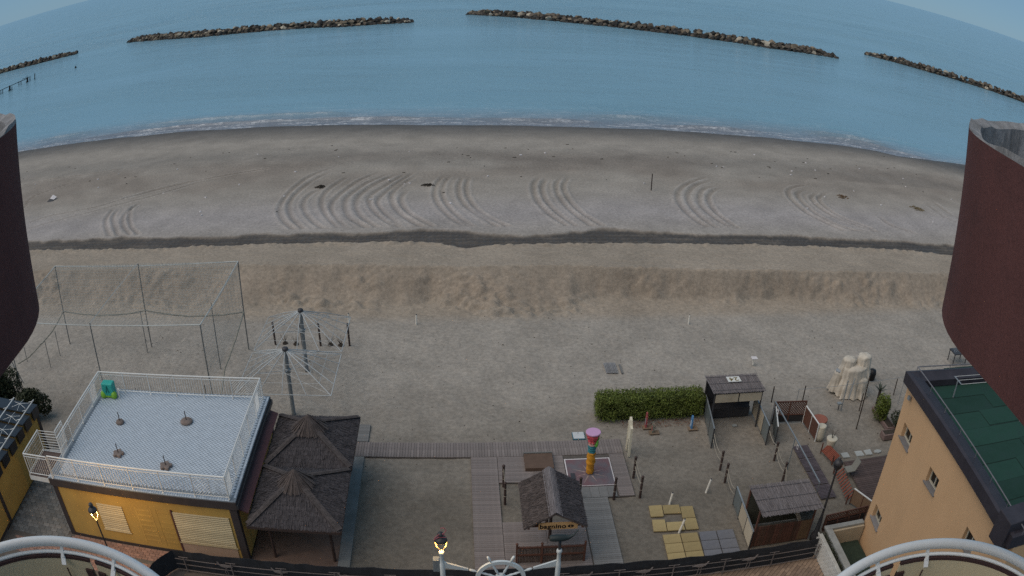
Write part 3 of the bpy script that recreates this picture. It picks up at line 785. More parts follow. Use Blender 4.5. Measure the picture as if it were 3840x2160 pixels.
# ---------------------------------------------------------------- street lamp by the yellow house
AMB = bpy.data.materials.new('lamp_glow'); AMB.use_nodes = True
_b = AMB.node_tree.nodes['Principled BSDF']; _b.inputs['Base Color'].default_value = (.9, .6, .2, 1); _b.inputs['Emission Color'].default_value = (1.0, .50, .10, 1); _b.inputs['Emission Strength'].default_value = 1.3
def lamp_head(t_, x, y, z, s=1.0, glow=True):
    """lantern seen from above: ball finial, dark domed hood, two bowed arms"""
    MB().lathe((x, y, z+.42*s), [(.19*s, 0), (.20*s, .03*s), (.17*s, .10*s), (.09*s, .16*s), (.05*s, .18*s), (.085*s, .22*s), (.10*s, .27*s), (.07*s, .33*s), (0, .35*s)], 16).build('hood', DARKMET, t_, smooth=True)
    for sd in (-1, 1):
        pts = [(x, y, z), (x+sd*.05*s, y, z+.04*s), (x+sd*.13*s, y, z+.17*s), (x+sd*.17*s, y, z+.30*s), (x+sd*.175*s, y, z+.43*s)]
        MB().tube(pts[:3], .013*s, 6).build('bracket', DARKMET, t_); MB().tube(pts[2:], .016*s, 6).build('lit_bracket', AMB, t_)  # upper arms: lamplight caught on the bracket, put in as glow
    if glow:
        ld = bpy.data.lights.new('lamp_light', 'POINT'); ld.energy = glow; ld.color = (1.0, .56, .16); ld.shadow_soft_size = .08
        lo = bpy.data.objects.new('lamp_light', ld); COL.objects.link(lo); lo.location = (x, y, z+.2*s)
h = P(*z1.px(588, 1040), 3.55)
SL = thing('street_lamp', 'black street lamp with lit lantern before the yellow wall', 'street lamp', (h.x, h.y, 0))
MB().lathe((h.x, h.y, 0), [(.12, 0), (.12, .1), (.07, .2), (.05, .6), (.035, 1.0), (.03, 3.1), (.045, 3.13), (.03, 3.18)], 12).build('pole', DARKMET, SL, smooth=True)
lamp_head(SL, h.x, h.y, 3.15, 1.0, 120)

# ---------------------------------------------------------------- building at far left with black panel roof
LBX = thing('changing_block', 'yellow block with black roof panels and white ladder-like bars', 'building', (-21.0, 23.8, 0))
MB().rng(-23.6, -20.1, 19.2, 26.6, 0, 2.55).build('wall', YEL, LBX)
MB().rng(-20.3, -20.06, 20.66, 20.9, 0, 2.5).build('corner_trim', TRIM, LBX); MB().rng(-20.14, -20.07, 26.4, 26.66, 0, 2.55).build('corner_trim', TRIM, LBX)
MB().rng(-20.12, -20.06, 19.2, 20.6, 0, .12).build('base_trim', TRIM, LBX)
PANB = M('black_roof_panel', (.018, .021, .028), .35, .2, 2, 30, .1, spec=.5, rand=.2)
for k in range(7):
    y0 = 19.7+k*1.0
    MB().slab([(-23.9, y0, 2.88), (-19.95, y0, 2.66), (-19.95, y0+.95, 2.58), (-23.9, y0+.95, 2.80)], .05).build('roof_panel', PANB, LBX)
    MB().rng(-20.0, -19.93, y0+.2, y0+.9, 2.15, 2.62).build('panel_skirt', PANB, LBX)
for xr, nm in ((-21.45, 0), (-20.05, 1)):
    MB().tube([(xr, 19.2, 2.98), (xr, 26.55, 2.90)], .03, 8).build('roof_bar', WHITE, LBX)
    for k in range(9): MB().tube([(xr-.22, 19.9+k*.8, 2.90), (xr+.05, 19.95+k*.8, 2.96)], .016, 5).build('roof_clip', WHITE, LBX)
q = MB()
for k in range(6):
    cx, cy = -20.75, 20.3+k*1.15
    for a in (.5, 1.6, 2.7, 3.7, 4.8, 5.8): q.tube([(cx, cy, 2.93), (cx+.55*math.cos(a), cy+.5*math.sin(a), 2.86)], .010, 5)
q.build('wire_star', WHITE, LBX)

# ---------------------------------------------------------------- foliage helper
def leaves(mb, n, fn, size=.07, seed=1):
    r = random.Random(seed)
    for _ in range(n):
        p, nrm = fn(r); p = Vector(p); nrm = Vector(nrm)
        d = Vector((r.gauss(0, 1), r.gauss(0, 1), r.gauss(0, 1))) + nrm*1.2; d.normalize()
        a = d.cross(Vector((r.gauss(0, 1), r.gauss(0, 1), r.gauss(0, 1)))); a.normalize(); b = d.cross(a)
        s = size*r.uniform(.6, 1.3)
        mb.add([p-a*s, p-b*s*.5, p+a*s, p+b*s*.5], [(0, 1, 2, 3)])
def bush(name, label, c, rx, ry, h, n, mat, size, seed, cat='bush', group=None):
    t_ = thing(name, label, cat, (c[0], c[1], 0), group)
    rr = random.Random(seed)
    lobes = [(rr.uniform(-.45, .45)*rx, rr.uniform(-.45, .45)*ry, rr.uniform(.35, .75)*h, rr.uniform(.35, .6)) for _ in range(9)]
    def fn(r):
        lx, ly, lz, s = lobes[r.randrange(9)]; u = r.uniform(-1, 1); a = r.uniform(0, 2*math.pi); k = r.uniform(.55, 1.05)**.6
        q = (math.sqrt(1-u*u)*math.cos(a), math.sqrt(1-u*u)*math.sin(a), u)
        return (c[0]+lx+q[0]*rx*s*k, c[1]+ly+q[1]*ry*s*k, max(.03, lz+q[2]*h*.45*s*1.6*k)), q
    m_ = MB(); leaves(m_, n, fn, size, seed); m_.build('foliage', mat, t_)
    q = MB()
    for k in range(7):
        a = k*.9; q.tube([(c[0]+.05*math.cos(a), c[1]+.05*math.sin(a), -.05), (c[0]+.35*rx*math.cos(a), c[1]+.35*ry*math.sin(a), h*.7)], .03, 5, .008)
    q.build('stems', BARK, t_)
    return t_
bush('dark_bush', 'large dark bush behind the black-roofed block', (-25.0, 29.6), 1.6, 1.5, 2.4, 9000, LEAFD, .09, 11)
bush('dark_bush', 'smaller dark bush between the black-roofed block and the sand', (-22.25, 29.2), 1.25, 1.1, 1.9, 7000, LEAFD, .08, 12)

# ---------------------------------------------------------------- thatch helper
def thatch(mb, a, b, c, d, rows=12, wid=.055, lift=.045, seed=0, ln=1.7):
    """courses of straw on the slope a-b (eave) to d-c (top)"""
    r = random.Random(seed); a, b, c, d = map(Vector, (a, b, c, d))
    ex = (b-a); L = ex.length; ex = ex/L
    def loc(q): u = (q-a).dot(ex); return u, (q-a)-ex*u
    ud, vd = loc(d); uc, vc = loc(c); up = (vd if vd.length > vc.length else vc); Hh = up.length; up = up/Hh; nrm = ex.cross(up)
    if nrm.z < 0: nrm = -nrm
    for i in range(rows):
        v0 = i/rows
        u0 = ud*v0; u1 = L + (uc-L)*v0; n = max(1, int((u1-u0)/wid))
        for k in range(n):
            uu = u0+(u1-u0)*(k+.5)/n + r.uniform(-.02, .02); w_ = wid*r.uniform(.7, 1.3)/2
            va = v0 - r.uniform(0, .35)/rows; vb = min(1.0, v0+ln/rows*r.uniform(.8, 1.1))
            lo = r.uniform(.4, 1.0)*lift; tl = r.uniform(-.02, .02)
            ul, ur = ud*vb, L+(uc-L)*vb
            ut = min(max(uu+tl, ul), ur) if ul <= ur else (ul+ur)/2
            p0 = a+ex*(uu-w_)+up*(va*Hh)+nrm*lo; p1 = a+ex*(uu+w_)+up*(va*Hh)+nrm*(lo+r.uniform(-.012, .012))
            p2 = a+ex*(ut+w_*.7)+up*(vb*Hh)+nrm*.004; p3 = a+ex*(ut-w_*.7)+up*(vb*Hh)+nrm*.004
            mb.quad(p0, p1, p2, p3)
    return mb
def pavilion(name, label, x0, x1, y0, y1, ze, apex, seed):
    c = Vector(((x0+x1)/2, (y0+y1)/2, 0)); t_ = thing(name, label, 'pavilion', c, 'thatched pavilions beside the beach house')
    A = [Vector((x0, y0, ze)), Vector((x1, y0, ze)), Vector((x1, y1, ze)), Vector((x0, y1, ze))]; ap = Vector((apex[0], apex[1], apex[2]))
    core = MB(); core.add([*A, ap], [(0, 1, 4), (1, 2, 4), (2, 3, 4), (3, 0, 4), (3, 2, 1, 0)]); roof = core.build('roof', THATCH, t_)
    m_ = MB()
    for k in range(4): thatch(m_, A[k], A[(k+1) % 4], ap, ap, 11, .030, .035, seed+k, 2.2)
    o = m_.build('straw', THATCH, roof); o['kind'] = 'stuff'
    for k in range(4):                                   # hip rolls
        m_ = MB(); r = random.Random(seed+20+k); d = (ap-A[k]); s = d.cross(Vector((0, 0, 1))).normalized(); up = s.cross(d).normalized()
        for j in range(34):
            q = A[k]+d*(.02+.80*j/34); L = .20
            for i in range(7):
                off = s*(i-3)*.033; e = d.normalized()*L
                lo_ = up*(.075-.006*abs(i-3))
                m_.quad(q+off-s*.018+lo_, q+off+s*.018+lo_, q+off+s*.016+e+lo_*.85, q+off-s*.016+e+lo_*.85)
        m_.build('hip_roll', THATCHM, roof)
    m_ = MB(); r = random.Random(seed+40); cb = ap+Vector((0, 0, -.03))   # bundled cap
    for j in range(64):
        a = 2*math.pi*j/64; d = Vector((math.cos(a), math.sin(a), 0)); s = Vector((-d.y, d.x, 0)); rb = .72*r.uniform(.9, 1.08)
        top = cb+d*.03+Vector((0, 0, .40)); bot = cb+d*rb+Vector((0, 0, -.20+r.uniform(-.03, .03)))
        m_.quad(bot-s*.026, bot+s*.026, top+s*.006, top-s*.006)
    m_.lathe(cb+Vector((0, 0, -.21)), [(.62, 0), (.34, .30), (.06, .58), (0, .62)], 14)
    m_.build('roof_cap', THATCH2, roof)
    for px, py in ((x0+.55, y0+.8), (x1-.55, y0+.8), (x1-.55, y1-.5), (x0+.55, y1-.5)):
        MB().tube([(px, py, 0), (px, py, ze+.25)], .06, 8).build('post', POSTB, t_)
    fr = MB()
    for k in range(4): fr.bar(A[k]*.999+Vector((0, 0, -.06)), A[(k+1) % 4]*.999+Vector((0, 0, -.06)), .06, .1)
    fr.build('eave_beam', POSTB, t_)
pavilion('thatched_pavilion', 'dark thatched pavilion on the promenade side of the other thatched pavilion', -7.52, -4.16, 20.56, 24.18, 2.2, (-5.88, 22.42, 3.05), 100)
pavilion('thatched_pavilion', 'dark thatched pavilion on the sea side of the other thatched pavilion', -7.50, -4.14, 24.26, 27.80, 2.2, (-5.88, 26.0, 3.05), 200)

# ---------------------------------------------------------------- ball cage of netting
NETM = M('net_cord', (.50, .52, .50), .8, .1, 3, 30, 0, rand=0)
CG = thing('ball_cage', 'tall net cage on thin steel posts over the sand', 'net cage', (-17.6, 34.1, 0))
cx0, cx1, cy0, cy1, cz = -23.75, -11.42, 30.5, 37.75, 4.95
POLEM = M('cage_pole', (.17, .175, .17), .6, .2, 4, 30, .1)
for px, py in ((cx0, cy1), (-17.55, cy1), (cx1, cy1), (cx1, cy0), (-17.6, cy0), (cx0, cy0)):
    MB().tube([(px, py, -.1), (px, py, cz)], .034, 7).build('post', POLEM, CG)
corners = [(cx0, cy0), (cx1, cy0), (cx1, cy1), (cx0, cy1)]
for k in range(4):
    a, b = corners[k], corners[(k+1) % 4]; n = 12
    pts = [(a[0]+(b[0]-a[0])*i/n, a[1]+(b[1]-a[1])*i/n, cz-.12*math.sin(math.pi*i/n)) for i in range(n+1)]
    MB().tube(pts, .028, 5).build('edge_rope', NETM, CG)
MB().tube([(-17.58, cy0, cz), (-17.58, cy1, cz)], .018, 4).build('edge_rope', NETM, CG)
def netgrid(fn, nu, nv, r=.0055):
    m_ = MB()
    def strip(p, q):
        p, q = Vector(p), Vector(q); d = (q-p).normalized(); a = d.cross(Vector((0, 0, 1)));
        if a.length < 1e-3: a = Vector((1, 0, 0))
        a.normalize(); b = a.cross(d)
        for w_ in (a, b): m_.quad(p-w_*r, q-w_*r, q+w_*r, p+w_*r)
    for i in range(nu+1):
        for j in range(0, nv, 4): strip(fn(i/nu, j/nv), fn(i/nu, min(1, (j+4)/nv)))
    for j in range(nv+1):
        for i in range(0, nu, 4): strip(fn(i/nu, j/nv), fn(min(1, (i+4)/nu), j/nv))
    return m_
def topnet(u, v): return (cx0+(cx1-cx0)*u, cy0+(cy1-cy0)*v, cz-.28*math.sin(math.pi*u)*math.sin(math.pi*v)-.05)
o = netgrid(topnet, 60, 36).build('roof_net', NETM, CG); o['kind'] = 'stuff'
def wall_net(a, b):
    def fn(u, v):
        s = .14*math.sin(math.pi*u*2)*math.sin(math.pi*v)
        return (a[0]+(b[0]-a[0])*u, a[1]+(b[1]-a[1])*u+s*.3, 2.1+.25*math.sin(math.pi*((u*2) % 1))*-1*(1-v)+(cz-2.1)*v)
    return fn
o = netgrid(wall_net((cx0, cy1), (cx1, cy1)), 60, 14, .005).build('side_net', NETM, CG); o['kind'] = 'stuff'
o = netgrid(wall_net((cx1, cy0), (cx1, cy1)), 36, 14, .005).build('side_net', NETM, CG); o['kind'] = 'stuff'
BUNCH = M('bunched_net', (.26, .25, .21), .95, .3, 6, 50, .4, rand=0)
def sag(a, b, dz, r, n=14, parent=None, name='net_hem', mat=None, jit=.0):
    r_ = random.Random(5); pts = []
    for i in range(n+1):
        u = i/n; pts.append((a[0]+(b[0]-a[0])*u, a[1]+(b[1]-a[1])*u, a[2]+(b[2]-a[2])*u-dz*4*u*(1-u)+r_.uniform(-jit, jit)))
    return MB().tube(pts, r, 6).build(name, mat or ROPE, parent)
sag((cx0, cy1, 2.1), (-17.55, cy1, 2.2), .28, .04, 14, CG, mat=BUNCH, jit=.02)
sag((-17.55, cy1, 2.2), (cx1, cy1, 2.15), .30, .04, 14, CG, mat=BUNCH, jit=.02)
sag((cx1, cy1, 2.15), (cx1-.3, 33.9, .9), .15, .045, 14, CG, mat=BUNCH, jit=.02)
sag((cx1-.3, 33.9, .9), (cx1-.1, 31.0, .15), .12, .045, 10, CG, mat=BUNCH, jit=.02)
sag((cx0, cy1, 2.1), (-24.6, 35.2, 1.2), .2, .04, 12, CG, mat=BUNCH, jit=.02)
sag((-24.6, 35.2, 1.2), (-26.2, 34.0, .5), .15, .04, 12, CG, mat=BUNCH, jit=.02)
for k, (px, py, ht_) in enumerate(((-17.59, 37.06, 2.5), (-12.5, 35.5, 3.7), (-23.9, 34.77, 1.65), (-23.86, 36.26, 1.55), (-26.24, 35.3, .9), (-12.1, 31.4, 1.4))):
    lb = ('thin steel pole inside the ball cage by its far middle post', 'slim pole leaning by the seaward corner of the ball cage', 'thin stake outside the ball cage carrying its bunched net', 'thin stake outside the ball cage carrying its bunched net', 'short stake at the low end of the bunched net', 'thin stake under the promenade-side net corner')[k]
    solo(MB().tube([(px, py, -.1), (px+.02, py, ht_)], .024, 6), 'pole', POLEM, lb, 'pole', group='thin poles around the ball cage')
# A-frame swing stand
AF = thing('swing_frame', 'dark metal A-frame stand beside the large dark bush', 'frame', (-25.6, 32.4, 0))
a0 = Vector((-26.3, 32.9, 2.3))
for q in ((-24.0, 30.4, 0), (-25.2, 32.75, 0), (-27.0, 33.2, 0)): MB().tube([a0, q], .035, 6).build('leg', POLEM, AF)
MB().tube([(-26.63, 33.05, 1.2), (-25.4, 32.6, 1.0)], .025, 6).build('crossbar', POLEM, AF)

# ---------------------------------------------------------------- big parasol skeletons
RIBM = M('pale_steel', (.42, .45, .46), .5, .1)
def parasol(label, px, py, x0, x1, y0, y1, zc, zt, seed):
    t_ = thing('parasol_frame', label, 'parasol frame', (px, py, 0), 'bare parasol frames')
    MB().lathe((px, py, 0), [(.11, -.1), (.10, .05), (.095, zt-.3), (.09, zt-.1)], 12).build('pole', GALV, t_, smooth=True)
    MB().lathe((px, py, zt-.18), [(.13, 0), (.15, .06), (.14, .16), (.08, .2), (0, .2)], 12).build('hub', DARKMET, t_, smooth=True)
    hub = Vector((px, py, zt-.08)); cs = [(x0, y0), (x1, y0), (x1, y1), (x0, y1)]; per = []
    for k in range(4):
        a, b = cs[k], cs[(k+1) % 4]
        for j in range(4): per.append((a[0]+(b[0]-a[0])*j/4, a[1]+(b[1]-a[1])*j/4))
    for k, q in enumerate(per):
        e = Vector((q[0], q[1], zc + (0 if k % 4 == 0 else .03)))
        mid = hub.lerp(e, .5)+Vector((0, 0, .06))
        MB().tube([hub, mid, e], .023, 5, .018).build('rib', RIBM, t_)
    m_ = MB()
    for k in range(4): m_.tube([(*cs[k], zc), (*cs[(k+1) % 4], zc)], .018, 5)
    m_.build('rim', RIBM, t_)
    m_ = MB()
    for f_ in (.35, .55, .75):
        for k in range(4):
            a = hub.lerp(Vector((*cs[k], zc)), f_); b = hub.lerp(Vector((*cs[(k+1) % 4], zc)), f_); m_.tube([a, b], .009, 4)
    for k in range(4): m_.tube([hub.lerp(Vector((*cs[k], zc)), .35), hub.lerp(Vector((*cs[(k+1) % 4], zc)), .98)], .008, 4)
    m_.build('wire', RIBM, t_)
    low = Vector((px, py, zt-1.15))
    for k in range(0, 16, 2):
        e = hub.lerp(Vector((per[k][0], per[k][1], zc)), .55)
        MB().tube([low, e], .015, 5).build('strut', RIBM, t_)
    MB().lathe((px, py, zt-1.25), [(.13, 0), (.14, .05), (.14, .15), (.12, .2)], 12).build('runner', GALV, t_, smooth=True)
parasol('bare steel parasol frame standing before the row of short dark posts', -7.77, 35.5, -9.9, -5.56, 33.55, 37.2, 2.1, 3.35, 1)
parasol('bare steel parasol frame beside the sea-side thatched pavilion', -7.78, 31.45, -9.92, -5.55, 29.6, 33.3, 2.1, 3.4, 2)
# dark posts with little shrubs behind the frames
for k, q in enumerate(((-9.99, 38.31), (-8.43, 38.19), (-7.44, 38.2), (-5.87, 38.19))):
    t_ = thing('row_post', 'short dark post in the row behind the parasol frames', 'post', (*q, 0), 'short dark posts behind the parasol frames')
    MB().tube([(q[0], q[1], -.05), (q[0]-.03, q[1], 1.27)], .055, 8).build('shaft', POSTB, t_)
    for z in (.35, .65, .95): MB().lathe((q[0]-.03*z/1.27, q[1], z), [(.06, 0), (.06, .018)], 10).build('band', ROPE, t_)
for k, q in enumerate(((-9.45, 38.41), (-8.83, 38.33), (-6.92, 38.27), (-6.35, 38.24))):
    t_ = thing('bare_shrub', 'small leafless shrub between the short dark posts', 'shrub', (*q, 0), 'leafless shrubs between the short dark posts')
    m_ = MB(); r = random.Random(k)
    for j in range(11):
        a = r.uniform(0, 6.28); L = r.uniform(.35, .7); m_.tube([(q[0], q[1], 0), (q[0]+.12*math.cos(a), q[1]+.1*math.sin(a), L*.5), (q[0]+.26*math.cos(a), q[1]+.2*math.sin(a), L)], .009, 4, .003)
    m_.build('twigs', BARK, t_)
    MB().lathe((q[0], q[1], -.02), [(.16, 0), (.13, .05), (0, .07)], 10).build('soil', SOIL, t_)
# white stakes
def stake(px, py, h, label, lean=0.0, grp=None, r=.045):
    t_ = thing('white_stake', label, 'stake', (px, py, 0), grp)
    MB().tube([(px, py, -.05), (px+lean, py+.02, h)], r, 8).build('shaft', M_ST, t_)
    MB().lathe((px+lean, py+.02, h), [(r*.7, 0), (r*.7, .04), (0, .05)], 8).build('cap', DARKMET, t_)
M_ST = M('white_plastic_pipe', (.68, .66, .60), .6, .1, 4, 40, .05)
G_ = 'white stakes along the dune foot'
for q in ((-2.48, 40.73), (12.55, 40.31), (-6.25, 40.92)): stake(q[0], q[1], .5, 'short white stake with dark cap on sand near the dune foot', .02, G_)
q = z3(1428, 918); stake(q.x, q.y, .62, 'white stake alone on sand between rope posts and ochre tiles', .12)
q = z3(1198, 990); stake(q.x, q.y, .5, 'white stake just seaward of the ring of ochre tiles', .06)
q = z3(1258, 1172); stake(q.x, q.y, .62, 'leaning white stake overlapping the ring of ochre tiles', .13)

# ---------------------------------------------------------------- gable hut with "bagnino" sign
HT_ = thing('lifeguard_hut', 'brown thatched gable hut with lettered sign board over sand pit', 'hut', (3.0, 22.4, 0))
e0, e1, f0, f1, ze, zr, xr = 1.93, 4.06, 20.98, 23.62, 2.0, 2.64, 2.97
rf = MB().slab([(e0, f0, ze), (xr, f0, zr), (xr, f1, zr), (e0, f1, ze)], .06).slab([(xr, f0, zr+.004), (e1, f0, ze+.004), (e1, f1, ze+.004), (xr, f1, zr+.004)], .06).build('roof', THATCH2, HT_)
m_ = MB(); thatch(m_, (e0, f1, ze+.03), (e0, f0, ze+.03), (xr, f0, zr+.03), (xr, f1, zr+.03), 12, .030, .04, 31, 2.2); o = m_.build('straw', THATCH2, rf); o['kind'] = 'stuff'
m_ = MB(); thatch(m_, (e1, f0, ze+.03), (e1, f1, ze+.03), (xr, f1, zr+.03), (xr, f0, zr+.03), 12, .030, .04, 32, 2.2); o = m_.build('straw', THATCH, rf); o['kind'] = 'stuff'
m_ = MB(); r = random.Random(33)
for j in range(30):
    y = f0-.02+j*.088
    for i in range(9):
        u = (i-4)/4; x = xr+u*.2; z = zr+.10-.16*abs(u)**1.3
        m_.quad((x-.028, y, z), (x+.028, y, z), (x+.028, y+.13, z+r.uniform(-.012, .012)), (x-.028, y+.13, z-.01))
m_.build('ridge_roll', REED, rf)
for q in ((3.04, 22.74), (2.98, 23.4)): MB().tube([(q[0], q[1], -.05), (q[0], q[1], zr-.08)], .06, 8).build('post', POSTB, HT_)
MB().bar((e0+.1, 21.2, ze+.0), (e1-.1, 21.2, ze+.0), .08, .1).bar((e0+.1, 23.4, ze), (e1-.1, 23.4, ze), .08, .1).bar((e0+.16, 21.0, ze+.02), (e0+.16, 23.6, ze+.02), .07, .08).bar((e1-.16, 21.0, ze+.02), (e1-.16, 23.6, ze+.02), .07, .08).build('beam', BROWNW, HT_)
SGN = M('ochre_sign', (.46, .29, .135), .7, .1, 3, 40, .1)
sg = MB().rng(2.42, 3.74, 21.06, 21.10, 1.90, 2.20).build('sign_board', SGN, HT_)
INK = M('sign_ink', (.012, .010, .009), .6, .05)
def text_obj(txt, size, mat, parent, mw, ext=.004, name='lettering'):
    cu = bpy.data.curves.new(name, 'FONT'); cu.body = txt; cu.size = size; cu.extrude = ext; cu.align_x = 'CENTER'; cu.align_y = 'CENTER'; cu.offset = size*.018; cu.space_character = 1.06
    to = bpy.data.objects.new('tmp_text', cu); COL.objects.link(to); bpy.context.view_layer.update()
    me = bpy.data.meshes.new_from_object(to.evaluated_get(bpy.context.evaluated_depsgraph_get()))
    bpy.data.objects.remove(to); me.name = name
    off = OFF.get(parent.name, Vector((0, 0, 0)))
    me.transform(Matrix.Translation(-off) @ mw); me.materials.clear(); me.materials.append(mat)
    o = bpy.data.objects.new(name, me); COL.objects.link(o); o.parent = parent; OFF[o.name] = off
    return o
FACE = Matrix.Rotation(math.pi/2, 4, 'X')
text_obj('bagnino', .27, INK, sg, Matrix.Translation((2.90, 21.053, 2.04)) @ FACE)
m_ = MB(); n = 22
ring = [(3.50+.105*math.cos(2*math.pi*k/n), 2.035+.065*math.sin(2*math.pi*k/n)) for k in range(n)]
m_.add([(x, 21.052, z) for x, z in ring], [tuple(range(n))]); m_.build('logo_oval', INK, sg)
text_obj('b', .10, SGN, sg, Matrix.Translation((3.50, 21.048, 2.035)) @ FACE, .002)
# picket panel near the hut
PF = thing('picket_panel', 'low brown slatted fence panel before the lifeguard hut', 'fence panel', (2.95, 21.36, 0))
for x in (1.75, 2.62, 4.13): MB().bar((x, 21.36, -.05), (x, 21.36, .98), .07).lathe((x, 21.36, .98), [(.05, 0), (.05, .03), (0, .06)], 8).build('post', BROWNW, PF)
for z in (.45, .82): MB().bar((1.75, 21.345, z), (4.13, 21.345, z), .05, .06).build('rail', BROWNW, PF)
PSL = M('faded_brown_slat', (.105, .078, .066), .85, .25, 5, 40, .3, rand=.2)
for k in range(44):
    x = 1.80+k*.053; MB().rng(x, x+.046, 21.375, 21.390, .04, .84+rnd.uniform(-.02, .02)).build('slat', PSL, PF)
# brown box planter lid on the boardwalk
BX = thing('storage_box', 'flat brown box with pale back edge set in the boardwalk', 'box', (3.05, 27.6, 0))
MB().rng(2.46, 3.62, 27.02, 28.05, .03, .20).build('lid', M('brown_lid', (.125, .082, .060), .8, .15, 4, 50, .2), BX, bevel=.01)
MB().rng(2.44, 3.64, 28.055, 28.10, .03, .25).build('back_edge', CONC, BX)

# ---------------------------------------------------------------- children's shower totem
tb = Vector((5.04, 26.75, .045))
TT = thing('shower_totem', 'twisted orange, teal and pink totem with lilac disc top on mauve pad', 'totem', tb)
ORP = M('orange_plastic', (.52, .235, .022), .55, .12, 4, 30, .15); TEP = M('teal_plastic', (.035, .185, .215), .55, .12, 4, 30, .15)
PKP = M('pink_red_plastic', (.56, .085, .105), .5, .15, 4, 30, .15); LIL = M('lilac_plastic', (.52, .31, .50), .5, .06, 3, 30, .05); GRP = M('green_plastic', (.13, .40, .06), .5, .1, 4, 30, .1)
def twist(mb, c, z0, z1, prof, lobes=5, amp=.018, turn=2.5, n=30, m=18, lean=0):
    base = len(mb.v)
    for i in range(m+1):
        u = i/m; z = z0+(z1-z0)*u; r0 = np.interp(u, prof[0], prof[1])
        for k in range(n):
            a = 2*math.pi*k/n; r = r0+amp*math.sin(lobes*a+turn*u*6.28) + .012*math.sin(u*22+a)
            mb.v.append((c.x+r*math.cos(a)+lean*u, c.y+r*math.sin(a), c.z+z))
    for i in range(m):
        for k in range(n): mb.f.append((base+i*n+k, base+i*n+(k+1) % n, base+(i+1)*n+(k+1) % n, base+(i+1)*n+k))
    mb.f.append(tuple(base+m*n+k for k in range(n))); return mb
MB().lathe(tb, [(.13, 0), (.13, .03), (.11, .05)], 16).build('foot_ring', DARKMET, TT)
twist(MB(), tb, .03, 1.06, ((0, .48, .5, .62, 1), (.145, .155, .19, .165, .15))).build('orange_column', ORP, TT, smooth=True)
twist(MB(), tb, 1.04, 1.42, ((0, 1), (.145, .165)), amp=.01).build('teal_section', TEP, TT, smooth=True)
MB().lathe(tb, [(.15, 1.40), (.17, 1.44), (.13, 1.52), (.15, 1.58)], 16).build('pale_collar', M('pale_pink', (.60, .36, .30), .5), TT, smooth=True)
twist(MB(), tb, 1.50, 1.97, ((0, .4, .7, 1), (.14, .17, .23, .25)), lobes=8, amp=.03, turn=.6).build('pink_crown', PKP, TT, smooth=True)
for k, (dx, dy, dz) in enumerate(((.14, -.12, 1.45), (.17, -.1, 1.60), (.2, -.05, 1.74), (.16, -.13, 1.52))):
    MB().lathe((tb.x+dx, tb.y+dy, tb.z+dz), [(0, -.09), (.05, -.06), (.065, 0), (.045, .06), (0, .09)], 10).build('green_leaf', GRP, TT, smooth=True)
MB().lathe(tb, [(.24, 1.96), (.29, 1.98), (.30, 2.03), (.285, 2.05), (0, 2.05)], 28).build('disc_top', LIL, TT, smooth=False)
# white board lying beside the boardwalk
WB = thing('inspection_lid', 'white rectangular lid with blue rim on sand beside the boardwalk', 'lid', (4.93, 29.55, 0))
MB().rng(4.66, 5.20, 29.27, 29.83, -.03, .03).build('rim', M('blue_grey_rim', (.05, .13, .17), .6), WB)
MB().rng(4.69, 5.17, 29.31, 29.81, .03, .05).build('cover', M('white_lid', (.58, .61, .62), .5, .08), WB)
MB().lathe((4.92, 29.72, .05), [(.02, 0), (.02, .015), (0, .02)], 8).build('knob', DARKMET, WB)

# ---------------------------------------------------------------- rope posts
def rope_post(x, y, h, label, grp):
    t_ = thing('rope_post', label, 'post', (x, y, 0), grp)
    MB().tube([(x, y, -.05), (x, y, h-.08)], .052, 10).build('shaft', POSTB, t_)
    MB().lathe((x, y, h-.08), [(.06, 0), (.065, .04), (.05, .08), (0, .095)], 10).build('cap', POSTB, t_, smooth=True)
    for z in (.35*h, .7*h): MB().lathe((x, y, z), [(.058, 0), (.058, .018)], 10).build('ring', ROPE, t_)
def rope(a, b, h, dz, label, grp, cat='rope'):
    m_ = MB(); n = 12
    m_.tube([(a[0]+(b[0]-a[0])*i/n, a[1]+(b[1]-a[1])*i/n, h-dz*4*(i/n)*(1-i/n)) for i in range(n+1)], .014, 6)
    solo(m_, 'rope', ROPE, label, cat, group=grp)
gA = 'rope posts at the sand pit'; gB = 'rope posts by the splash pad'; gC = 'rope posts on the play sand'
pa = [(1.53, 26.1), (1.53, 24.97)]; pb = [(4.42, 25.12), (5.77, 25.01), (6.79, 26.36), (6.82, 25.01)]; pc = [(10.58, 26.47), (10.55, 25.56), (13.25, 26.79), (13.15, 25.23)]
for q in pa: rope_post(*q, 1.05, 'dark ringed rope post at the sand pit edge', gA)
for q, l in zip(pb, ('dark rope post between hut roof and splash pad', 'dark rope post at the corner of the splash pad', 'dark rope post on the seaward end of the boardwalk edge pair', 'dark rope post on the promenade end of the boardwalk edge pair')): rope_post(*q, 1.05, l, gB)
for q, l in zip(pc, ('dark rope post tied by rope to the reed-roofed kiosk screen', 'dark rope post tied by rope to the reed hut screen', 'dark rope post beside the grey panel and lattice screen', 'dark rope post beside the slatted walkway mats')): rope_post(*q, .95, l, gC)
rope(pa[0], pa[1], .9, .12, 'upper rope between the two sand pit posts', 'ropes between posts')
rope(pb[2], pb[3], .9, .1, 'upper rope between the boardwalk edge posts', 'ropes between posts'); rope(pb[2], pb[3], .6, .1, 'lower rope between the boardwalk edge posts', 'ropes between posts')
rope((10.62, 28.1), pc[0], .75, .22, 'upper rope from kiosk screen to rope post', 'ropes between posts'); rope((10.62, 28.1), pc[0], .45, .2, 'lower rope from kiosk screen to rope post', 'ropes between posts')
rope(pc[1], (10.53, 24.0), .75, .25, 'upper rope from rope post to reed hut screen', 'ropes between posts'); rope(pc[1], (10.53, 24.0), .5, .25, 'lower rope from rope post to reed hut screen', 'ropes between posts')
